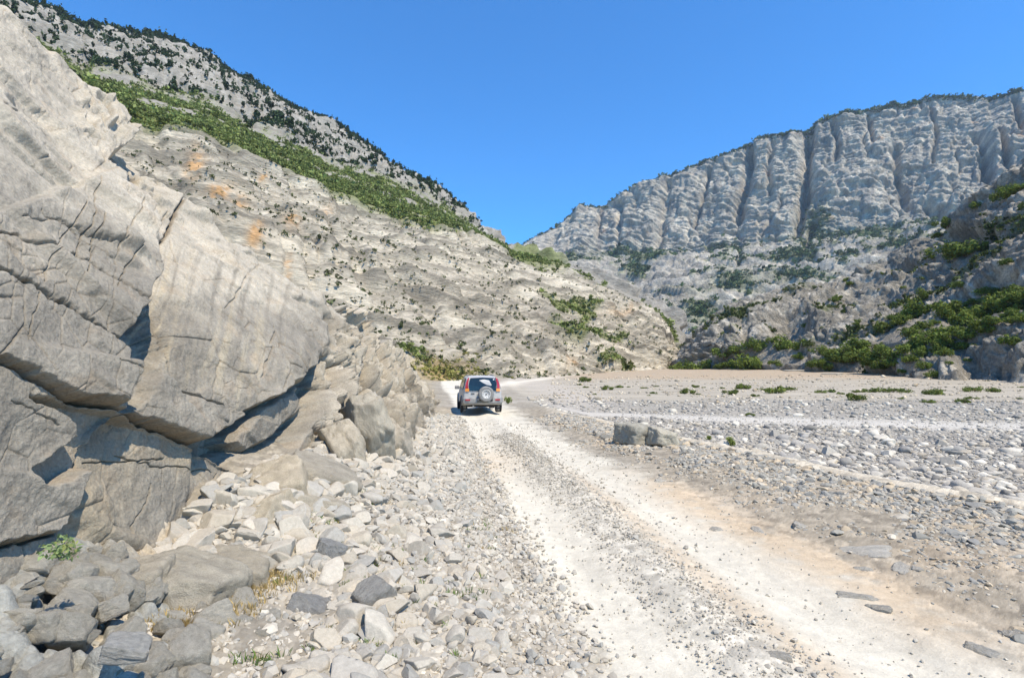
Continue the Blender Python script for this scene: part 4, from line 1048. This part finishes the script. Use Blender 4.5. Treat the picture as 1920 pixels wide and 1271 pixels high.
# blocks at the foot of the cliff
BL = [(600, 905, 6.9, .46, .30, .26, (R(15), R(28), R(35)), 'grey wedge shaped block leaning under the cliff overhang', 4, (.40, .37, .32)),
      (530, 935, 6.3, .30, .40, .38, (R(18), R(-12), R(20)), 'pale upright ledge block at the foot of the cliff, left of the wedge block', 5, (.54, .48, .385)),
      (490, 990, 5.5, .28, .32, .26, (R(8), R(-20), R(-12)), 'pale sloping ledge block touching the foot of the great slab', 6, (.56, .50, .40)),
      (575, 980, 6.0, .34, .30, .30, (R(5), R(18), R(50)), 'grey faced ledge block above the rubble slope', 7, (.48, .44, .37)),
      (445, 1090, 4.6, .26, .28, .22, (R(6), R(4), R(15)), 'rounded grey ledge block above the strip of dry grass', 8, (.46, .42, .35)),
      (350, 1112, 4.2, .38, .30, .22, (R(-4), R(10), R(-18)), 'broad smooth grey block below the great slab', 9, (.45, .42, .36)),
      (245, 1100, 4.0, .26, .22, .15, (R(6), R(-5), R(10)), 'low pale block between the great slab and the corner ledges', 10, (.50, .46, .39)),
      (690, 800, 9.8, .32, .55, .60, (R(25), R(-18), R(30)), 'tilted grey slab standing against the buttress', 11, (.45, .42, .36)),
      (650, 850, 8.8, .26, .5, .5, (R(30), R(-22), R(30)), 'narrow tilted slab in front of the buttress', 12, (.50, .455, .38)),
      (735, 830, 10.6, .3, .45, .42, (R(22), R(-14), R(40)), 'tilted slab behind the dry shrub', 13, (.47, .43, .37)),
      (238, 1215, 2.8, .10, .07, .05, (R(6), R(14), R(25)), 'small blue grey flat topped block low in the left corner', 14, (.60, .59, .57)),
      (620, 1040, 5.0, .13, .10, .12, (R(6), R(14), R(25)), 'blue grey boxy stone standing out of the upper rubble', 15, (.36, .365, .37)),
      (800, 1225, 3.9, .17, .12, .07, (R(8), R(4), R(25)), 'broad flat grey slab at the bottom of the rubble', 16, (.46, .44, .42)),
      (700, 1120, 4.4, .16, .11, .12, (R(10), R(-14), R(45)), 'dark grey wedge stone in the middle of the rubble', 17, (.38, .375, .365)),
      (575, 1145, 4.2, .14, .11, .10, (R(-10), R(14), R(5)), 'blue grey rounded wedge stone lower in the rubble', 18, (.38, .38, .38))]
for px, py, d, sx, sy, sz, rot, lb, sd, col in BL:
    V, Fc = block(sd)
    boulder('boulder', V, Fc, col, unproj(px, py, d), (sx, sy, sz), rot, lb)
# flush rocks in the road
EM = [(1343, 993, .085, .06, 'small blue grey rock set in the orange dirt of the right track'), (1420, 996, .055, .11, 'narrow grey rock set in the orange dirt, right of the small blue rock'), (1500, 985, .10, .12, 'faint grey rock flush with the dirt above the wide rock patch'),
      (1625, 1035, .26, .13, 'wide smooth grey rock flush with the dirt right of the road'), (1690, 1065, .16, .08, 'grey rock adjoining the lower right of the wide flush rock'), (1620, 1068, .09, .05, 'small rounded rock below the wide flush rock'), (1720, 1068, .09, .05, 'smooth grey rock at the right end of the flush rock patch'),
      (1610, 1120, .17, .045, 'thin dark rock ridge showing through the right track'), (1648, 1142, .10, .035, 'dark sliver of rock trailing from the thin ridge'), (1898, 1192, .07, .05, 'pair of small cracked grey stones at the right edge of the photo'), (1237, 902, .12, .06, 'low grey stone where the right track meets the orange dirt'),
      (1460, 1232, .09, .04, 'dark flush stone low in the right foreground'), (1840, 1222, .10, .05, 'flat grey flush stone in the lower right corner')]
for i, (px, py, sx, sy, lb) in enumerate(EM):
    p = ground_px(px, py); V, Fc = block(200 + i); V = V * (1 + .10 * fbm(V * 2, 4))[:, None]
    boulder('flush_rock', V, Fc, (.60, .575, .53), (p[0], p[1], p[2] - .042), (sx * 1.0, sy * 1.2, .07), (random.uniform(-.2, .2), random.uniform(-.2, .2), random.uniform(-.8, .6)), lb, cat='rock')
for i, (px, py, sx, lb) in enumerate([(1490, 695, 3.4, 'long grey driftwood log lying across the orange bank'), (1560, 704, 2.6, 'grey log lying on the orange bank nearer the gravel flat')]):
    p = ground_px(px, py); V, Fc = ico(3)
    V = np.column_stack([V[:, 0], V[:, 1] * (.09 + .03 * perlin(V * 3)), V[:, 2] * (.09 + .02 * perlin(V * 4))])
    boulder('driftwood_log', V, Fc, (.40, .385, .36), (p[0], p[1], p[2] + .15), (sx, 3, 3), (0, 0, .05), lb, cat='log')

# ------------------------------------------------------------------ the car
import bmesh
def car():
    silver = plain('dusty_silver_paint', (.50, .49, .46), .5, .05, .4, .12, 3, coat=.1, dust=(.56, .53, .47))
    greyp = plain('dusty_grey_plastic', (.24, .24, .235), .75, noise=.15, dust=(.36, .345, .31))
    rubber = plain('dusty_rubber', (.13, .125, .115), .95, dust=(.27, .255, .225))
    spare_r = plain('dusty_spare_rubber', (.22, .215, .20), .95, dust=(.30, .29, .265))
    rimm = plain('white_steel_rim', (.55, .54, .50), .55)
    glass = plain('dark_glass', (.012, .022, .026), .12, 0, .5, .1, coat=.3)
    red = plain('red_lens', (.42, .025, .03), .2, 0, .5, .1, coat=.6)
    orange = plain('amber_lens', (.80, .30, .03), .2, 0, .5, .1, coat=.6)
    dark = plain('underbody', (.02, .02, .022), .9)
    darkp = plain('dark_plate', (.13, .125, .10), .7)
    white = plain('white_sticker', (.8, .8, .8), .6)
    root = bpy.data.objects.new('car', None); COL.objects.link(root)
    tag(root, 'dusty silver off-road car with a spare wheel on its back, driving away up the road', 'car')
    def fin(name, bm, mat, parent=root, smooth=True, bev=0):
        bmesh.ops.recalc_face_normals(bm, faces=bm.faces)
        me = bpy.data.meshes.new(name); bm.to_mesh(me); bm.free(); me.materials.append(mat)
        for p in me.polygons: p.use_smooth = smooth
        o = link(name, me, parent)
        if bev:
            md = o.modifiers.new('b', 'BEVEL'); md.width = bev; md.segments = 3; md.limit_method = 'ANGLE'
            md.harden_normals = False
        return o
    # body by lofting cross sections (y, bottom z, belt z, roof z, half width low, belt, roof)
    S = [(-2.08, .56, .98, .99, .60, .62, .60), (-2.06, .46, 1.02, 1.30, .80, .80, .70), (-2.02, .42, 1.03, 1.50, .855, .84, .70), (-1.95, .40, 1.04, 1.60, .875, .865, .69), (-1.78, .38, 1.04, 1.665, .885, .875, .68), (-1.2, .36, 1.03, 1.70, .89, .88, .68),
         (-.2, .36, 1.02, 1.70, .89, .88, .68), (.35, .36, 1.01, 1.64, .89, .88, .66), (.7, .36, 1.01, 1.42, .89, .87, .70), (1.12, .36, 1.0, 1.04, .89, .86, .78), (1.6, .38, .93, .97, .88, .83, .74), (1.95, .42, .84, .88, .84, .78, .66), (2.1, .50, .70, .72, .70, .66, .55)]
    bm = bmesh.new(); rings = []
    for y, zb, zt, zr, wb, wt, wr in S:
        prof = [(0, zb), (wb * .92, zb), (wb, zb + .10), (wb * 1.0, lerp(zb, zt, .5)), (wt, zt - .03), (lerp(wt, wr, .12), zt + .03), (lerp(wt, wr, .85), zr - .09 * min(1, (zr - zt) * 2)), (wr * .9, zr - .02), (0, zr)]
        pts = prof + [(-x, z) for x, z in prof[-2:0:-1]]
        rings.append([bm.verts.new((x, y, z)) for x, z in pts])
    n = len(rings[0])
    for a, b in zip(rings[:-1], rings[1:]):
        for i in range(n): bm.faces.new((a[i], a[(i + 1) % n], b[(i + 1) % n], b[i]))
    bm.faces.new(rings[0]); bm.faces.new(rings[-1][::-1])
    body = fin('body', bm, silver, bev=.02)
    def slab(name, pts, thick, mat, parent=root, axis=1, bev=.006):
        """closed panel from a polygon of 3-D points, extruded by thick along axis (+/-)"""
        bm = bmesh.new(); a = [bm.verts.new(p) for p in pts]
        v = [0, 0, 0]; v[axis] = thick; b = [bm.verts.new((p[0] + v[0], p[1] + v[1], p[2] + v[2])) for p in pts]
        bm.faces.new(a); bm.faces.new(b[::-1]); k = len(pts)
        for i in range(k): bm.faces.new((a[i], b[i], b[(i + 1) % k], a[(i + 1) % k]))
        return fin(name, bm, mat, parent, False, bev)
    def ry(z): return np.interp(z, [.99, 1.3, 1.5, 1.6, 1.66], [-2.105, -2.075, -2.035, -1.985, -1.93])
    rw = [(-.60, 1.03), (.60, 1.03), (.62, 1.3), (.585, 1.5), (.54, 1.60), (0, 1.625), (-.54, 1.60), (-.585, 1.5), (-.62, 1.3)]
    slab('rear_window', [(x, ry(z) - .012, z) for x, z in rw], .05, glass)
    slab('sticker', [(x * .035 + .50, ry(1.53) - .028, z * .035 + 1.53) for x, z in [(math.cos(a), math.sin(a)) for a in np.linspace(0, 6.28, 11)[:-1]]], .008, white)
    for s in (-1, 1):
        q = [(s * .64, 1.13), (s * .78, 1.13), (s * .755, 1.35), (s * .685, 1.55), (s * .62, 1.62), (s * .585, 1.62), (s * .62, 1.5), (s * .65, 1.3)]
        lp = slab('tail_lamp', [(x, ry(z) - .022 + .03 * (abs(x) > .7), z) for x, z in q], .16, red)
        q = [(s * .612, 1.0), (s * .79, 1.0), (s * .78, 1.128), (s * .615, 1.128)]
        slab('indicator', [(x, ry(z) - .025 + .03 * (abs(x) > .7), z) for x, z in q], .14, orange, lp)
        slab('reflector', [(s * .56, -2.175, .60), (s * .78, -2.155, .60), (s * .78, -2.155, .66), (s * .56, -2.175, .66)], .03, red)
        # side windows
        for (y0, y1, nm) in ((-1.75, -1.15, 'quarter_window'), (-1.08, -.25, 'rear_side_window'), (-.17, .62, 'front_side_window')):
            zt = 1.56; yy1 = y1 - (.32 if nm[0] == 'f' else 0)
            slab(nm, [(s * .872, y0, 1.08), (s * .872, y1, 1.08), (s * .735, yy1, zt), (s * .735, y0 + (.12 if nm[0] == 'q' else 0), zt)], s * .012, glass, axis=0, bev=0)
        # mirrors
        bm = bmesh.new(); bmesh.ops.create_cube(bm, size=1); bmesh.ops.scale(bm, vec=(.22, .12, .17), verts=bm.verts); bmesh.ops.translate(bm, vec=(s * 1.0, .55, 1.10), verts=bm.verts)
        fin('side_mirror', bm, greyp, bev=.03)
        # mudflap
        slab('mudflap', [(s * .64, -1.62, .18), (s * .86, -1.62, .18), (s * .86, -1.62, .45), (s * .64, -1.62, .45)], .012, dark)
        # wheel arch trim
        for wy in (-1.3, 1.28):
            bm = bmesh.new(); prev = None
            for k in range(13):
                a = math.pi * k / 12; c = [(s * x, wy + math.cos(a) * rr, .36 + math.sin(a) * rr) for x, rr in ((.80, .37), (.925, .37), (.925, .43), (.86, .45))]
                cur = [bm.verts.new(p) for p in c]
                if prev:
                    for i in range(4): bm.faces.new((prev[i], prev[(i + 1) % 4], cur[(i + 1) % 4], cur[i]))
                else: bm.faces.new(cur)
                prev = cur
            bm.faces.new(prev[::-1]); fin('wheel_arch', bm, greyp)
            bm = bmesh.new(); bmesh.ops.create_cone(bm, cap_ends=True, segments=28, radius1=.365, radius2=.365, depth=.10, matrix=Matrix.Translation((s * .885, wy, .37)) @ Matrix.Rotation(R(90), 4, 'Y'))
            fin('wheel_well', bm, dark, smooth=False)
    # bumper
    bm = bmesh.new(); prev = None
    for x, y in ((-.92, -1.72), (-.925, -1.95), (-.86, -2.10), (-.5, -2.16), (0, -2.175), (.5, -2.16), (.86, -2.10), (.925, -1.95), (.92, -1.72)):
        sx = x * .92; cur = [bm.verts.new(p) for p in ((x, y, .50), (x, y - .01, .68), (x * .985, y + .03, .74), (sx, y + .2, .74), (sx, y + .2, .44), (x * .97, y + .05, .43))]
        if prev:
            for i in range(6): bm.faces.new((prev[i], prev[(i + 1) % 6], cur[(i + 1) % 6], cur[i]))
        else: bm.faces.new(cur)
        prev = cur
    bm.faces.new(prev[::-1]); fin('rear_bumper', bm, greyp, bev=.01)
    slab('number_plate', [(-.26, -2.19, .50), (.26, -2.19, .50), (.26, -2.19, .61), (-.26, -2.19, .61)], .012, darkp)
    slab('door_handle', [(-.52, -2.11, .895), (-.36, -2.11, .895), (-.36, -2.11, .925), (-.52, -2.11, .925)], .03, dark)
    bm = bmesh.new(); bmesh.ops.create_cube(bm, size=1); bmesh.ops.scale(bm, vec=(1.45, 3.6, .2), verts=bm.verts); bmesh.ops.translate(bm, vec=(0, -.05, .40), verts=bm.verts)
    fin('underbody', bm, dark, bev=.03)
    bm = bmesh.new(); bmesh.ops.create_cone(bm, cap_ends=True, segments=16, radius1=.05, radius2=.05, depth=1.2, matrix=Matrix.Translation((0, -1.3, .3)) @ Matrix.Rotation(R(90), 4, 'Y')); fin('rear_axle', bm, dark)
    bm = bmesh.new(); bmesh.ops.create_cone(bm, cap_ends=True, segments=14, radius1=.03, radius2=.03, depth=.4, matrix=Matrix.Translation((-.42, -2.0, .36)) @ Matrix.Rotation(R(90), 4, 'X')); fin('exhaust_pipe', bm, greyp)
    def wheel(name, loc, rot, rubbermat, width=.22, rad=.34, par=root):
        e = bpy.data.objects.new(name, None); COL.objects.link(e); e.parent = par; e.location = loc; e.rotation_euler = rot
        prof = [(.20, -width * .42), (.26, -width * .5), (rad - .03, -width * .5), (rad, -width * .36), (rad, width * .36), (rad - .03, width * .5), (.26, width * .5), (.20, width * .42)]
        def lathe(prof, mat, nm, seg=32):
            bm = bmesh.new(); rs = []
            for k in range(seg):
                a = 2 * math.pi * k / seg; rs.append([bm.verts.new((z, math.cos(a) * r, math.sin(a) * r)) for r, z in prof])
            for k in range(seg):
                A, B = rs[k], rs[(k + 1) % seg]
                for i in range(len(prof) - 1):
                    bm.faces.new((A[i], A[i + 1], B[i + 1], B[i]))
            bmesh.ops.remove_doubles(bm, verts=bm.verts, dist=1e-5)
            return fin(nm, bm, mat, e)
        lathe(prof, rubbermat, 'tyre')
        lathe([(0.0001, width * .30), (.035, width * .32), (.05, width * .20), (.105, width * .22), (.125, width * .36), (.165, width * .33), (.175, width * .44), (.205, width * .46), (.208, width * .3), (.208, -width * .4), (.0001, -width * .38)], rimm, 'rim')
        # bolt holes
        bm = bmesh.new()
        for k in range(8):
            a = 2 * math.pi * k / 8; bmesh.ops.create_cone(bm, cap_ends=True, segments=10, radius1=.014, radius2=.014, depth=.01, matrix=Matrix.Translation((width * .37, math.cos(a) * .145, math.sin(a) * .145)) @ Matrix.Rotation(R(90), 4, 'Y'))
        bmesh.ops.create_cone(bm, cap_ends=True, segments=16, radius1=.028, radius2=.022, depth=.02, matrix=Matrix.Translation((width * .34, 0, 0)) @ Matrix.Rotation(R(90), 4, 'Y'))
        fin('hub_cap', bm, dark, e)
    for s in (-1, 1):
        for wy in (-1.3, 1.28):
            wheel('wheel', (s * .79, wy, .34), (0, 0, 0 if s > 0 else math.pi), rubber)
    wheel('spare_wheel', (.14, -2.26, .89), (0, 0, -math.pi / 2), spare_r, .22, .345)
    bm = bmesh.new(); bmesh.ops.create_cube(bm, size=1); bmesh.ops.scale(bm, vec=(.62, .10, .24), verts=bm.verts); bmesh.ops.translate(bm, vec=(.14, -2.13, .68), verts=bm.verts)
    fin('spare_wheel_bracket', bm, dark, bev=.02)
    # roof rails
    for s in (-1, 1):
        bm = bmesh.new(); bmesh.ops.create_cube(bm, size=1); bmesh.ops.scale(bm, vec=(.035, 1.7, .03), verts=bm.verts); bmesh.ops.translate(bm, vec=(s * .58, -.7, 1.72), verts=bm.verts); fin('roof_rail', bm, greyp, bev=.01)
    yaw = R(9); d = np.array([-math.sin(yaw), math.cos(yaw)])
    rc = np.array([-1.30, 23.9]) + d * 2.2
    z = float(hbase(rc[0], rc[1]))
    root.location = (rc[0], rc[1], z + .02); root.rotation_euler = (0, 0, yaw)
car()

# ------------------------------------------------------------------ corner blocks
def corner_blocks():
    r = np.random.default_rng(31); B = [block(50 + i, sub=4, chips=9) for i in range(6)] + [angular(4, 60 + i, flat=.8) for i in range(4)]
    M = [make_mesh('corner_rock', V, Fc, M_rock, np.repeat(np.array([[.46, .44, .395]]) * (1 + .1 * r.normal()), len(V), 0)) for V, Fc in B]
    for i in range(170):
        y = 2.0 + 2.3 * r.random(); e = float(np.interp(y, [1.6, 3, 3.7, 4.4], [-1.35, -1.4, -1.6, -1.9]))
        x = e - r.random() * (y * .98 + e + .3); sz = r.uniform(.04, .115) * (1 if i > 14 else 1.35)
        z = float(hbase(x, y)); z = max(z, .25 + .62 * float(sstep(0, 1.8, e - x)))
        o = link('corner_rock', M[i % len(M)]); o.location = (x, y, z - sz * .25); o.scale = (sz * r.uniform(.8, 1.3), sz * r.uniform(.7, 1.1), sz * r.uniform(.5, .9))
        o.rotation_euler = (r.normal(.1, .3), r.normal(.25, .3), r.uniform(0, 6.28))
        tag(o, 'angular blue grey rock wedged in the broken ledges in the lower left corner', 'rock', 'rocks of the broken ledges in the lower left corner')
corner_blocks()

# ------------------------------------------------------------------ air
def haze():
    bm = bmesh.new(); bmesh.ops.create_cube(bm, size=1)
    bmesh.ops.scale(bm, vec=(5800, 3600, 900), verts=bm.verts); bmesh.ops.translate(bm, vec=(0, 700, 446), verts=bm.verts)
    me = bpy.data.meshes.new('haze'); bm.to_mesh(me); bm.free()
    m = bpy.data.materials.new('haze'); m.use_nodes = True; nt = m.node_tree; nt.nodes.clear()
    v = nt.nodes.new('ShaderNodeVolumePrincipled'); v.inputs['Density'].default_value = .00007; v.inputs['Color'].default_value = (.68, .82, 1, 1); v.inputs['Anisotropy'].default_value = .1
    out = nt.nodes.new('ShaderNodeOutputMaterial'); nt.links.new(v.outputs[0], out.inputs['Volume']); me.materials.append(m)
    tag(link('haze', me), 'thin blue air haze filling the valley', 'haze', kind='stuff')
haze()

# ------------------------------------------------------------------ light and sky
SUN_EL, ax, ay = 58, .707, -.707
to_sun = Vector((ax * math.cos(R(SUN_EL)), ay * math.cos(R(SUN_EL)), math.sin(R(SUN_EL))))
sl = bpy.data.lights.new('sun', 'SUN'); sl.energy = 4.9; sl.angle = R(.5); sl.color = (1, .90, .755)
so = bpy.data.objects.new('sun', sl); COL.objects.link(so); so.rotation_euler = to_sun.to_track_quat('Z', 'Y').to_euler()
w = bpy.data.worlds.new('World'); scene.world = w; w.use_nodes = True
nt = w.node_tree; bg = nt.nodes['Background']; sky = nt.nodes.new('ShaderNodeTexSky'); sky.sky_type = 'NISHITA'
sky.sun_disc = False; sky.sun_elevation = R(SUN_EL); sky.sun_rotation = math.atan2(ax, ay); sky.altitude = 600; sky.air_density = 1.0; sky.dust_density = .3; sky.ozone_density = 2.5
tint = nt.nodes.new('ShaderNodeMix'); tint.data_type = 'RGBA'; tint.blend_type = 'MULTIPLY'; tint.inputs[0].default_value = 1
tint.inputs[7].default_value = (.40, 1.2, 1.85, 1)
nt.links.new(sky.outputs[0], tint.inputs[6]); nt.links.new(tint.outputs[2], bg.inputs[0]); bg.inputs[1].default_value = .115
scene.view_settings.view_transform = 'Standard'; scene.view_settings.look = 'None'; scene.view_settings.exposure = .34; scene.view_settings.gamma = 1
scene.render.engine = 'CYCLES'
scene.cycles.max_bounces = 5; scene.cycles.diffuse_bounces = 3
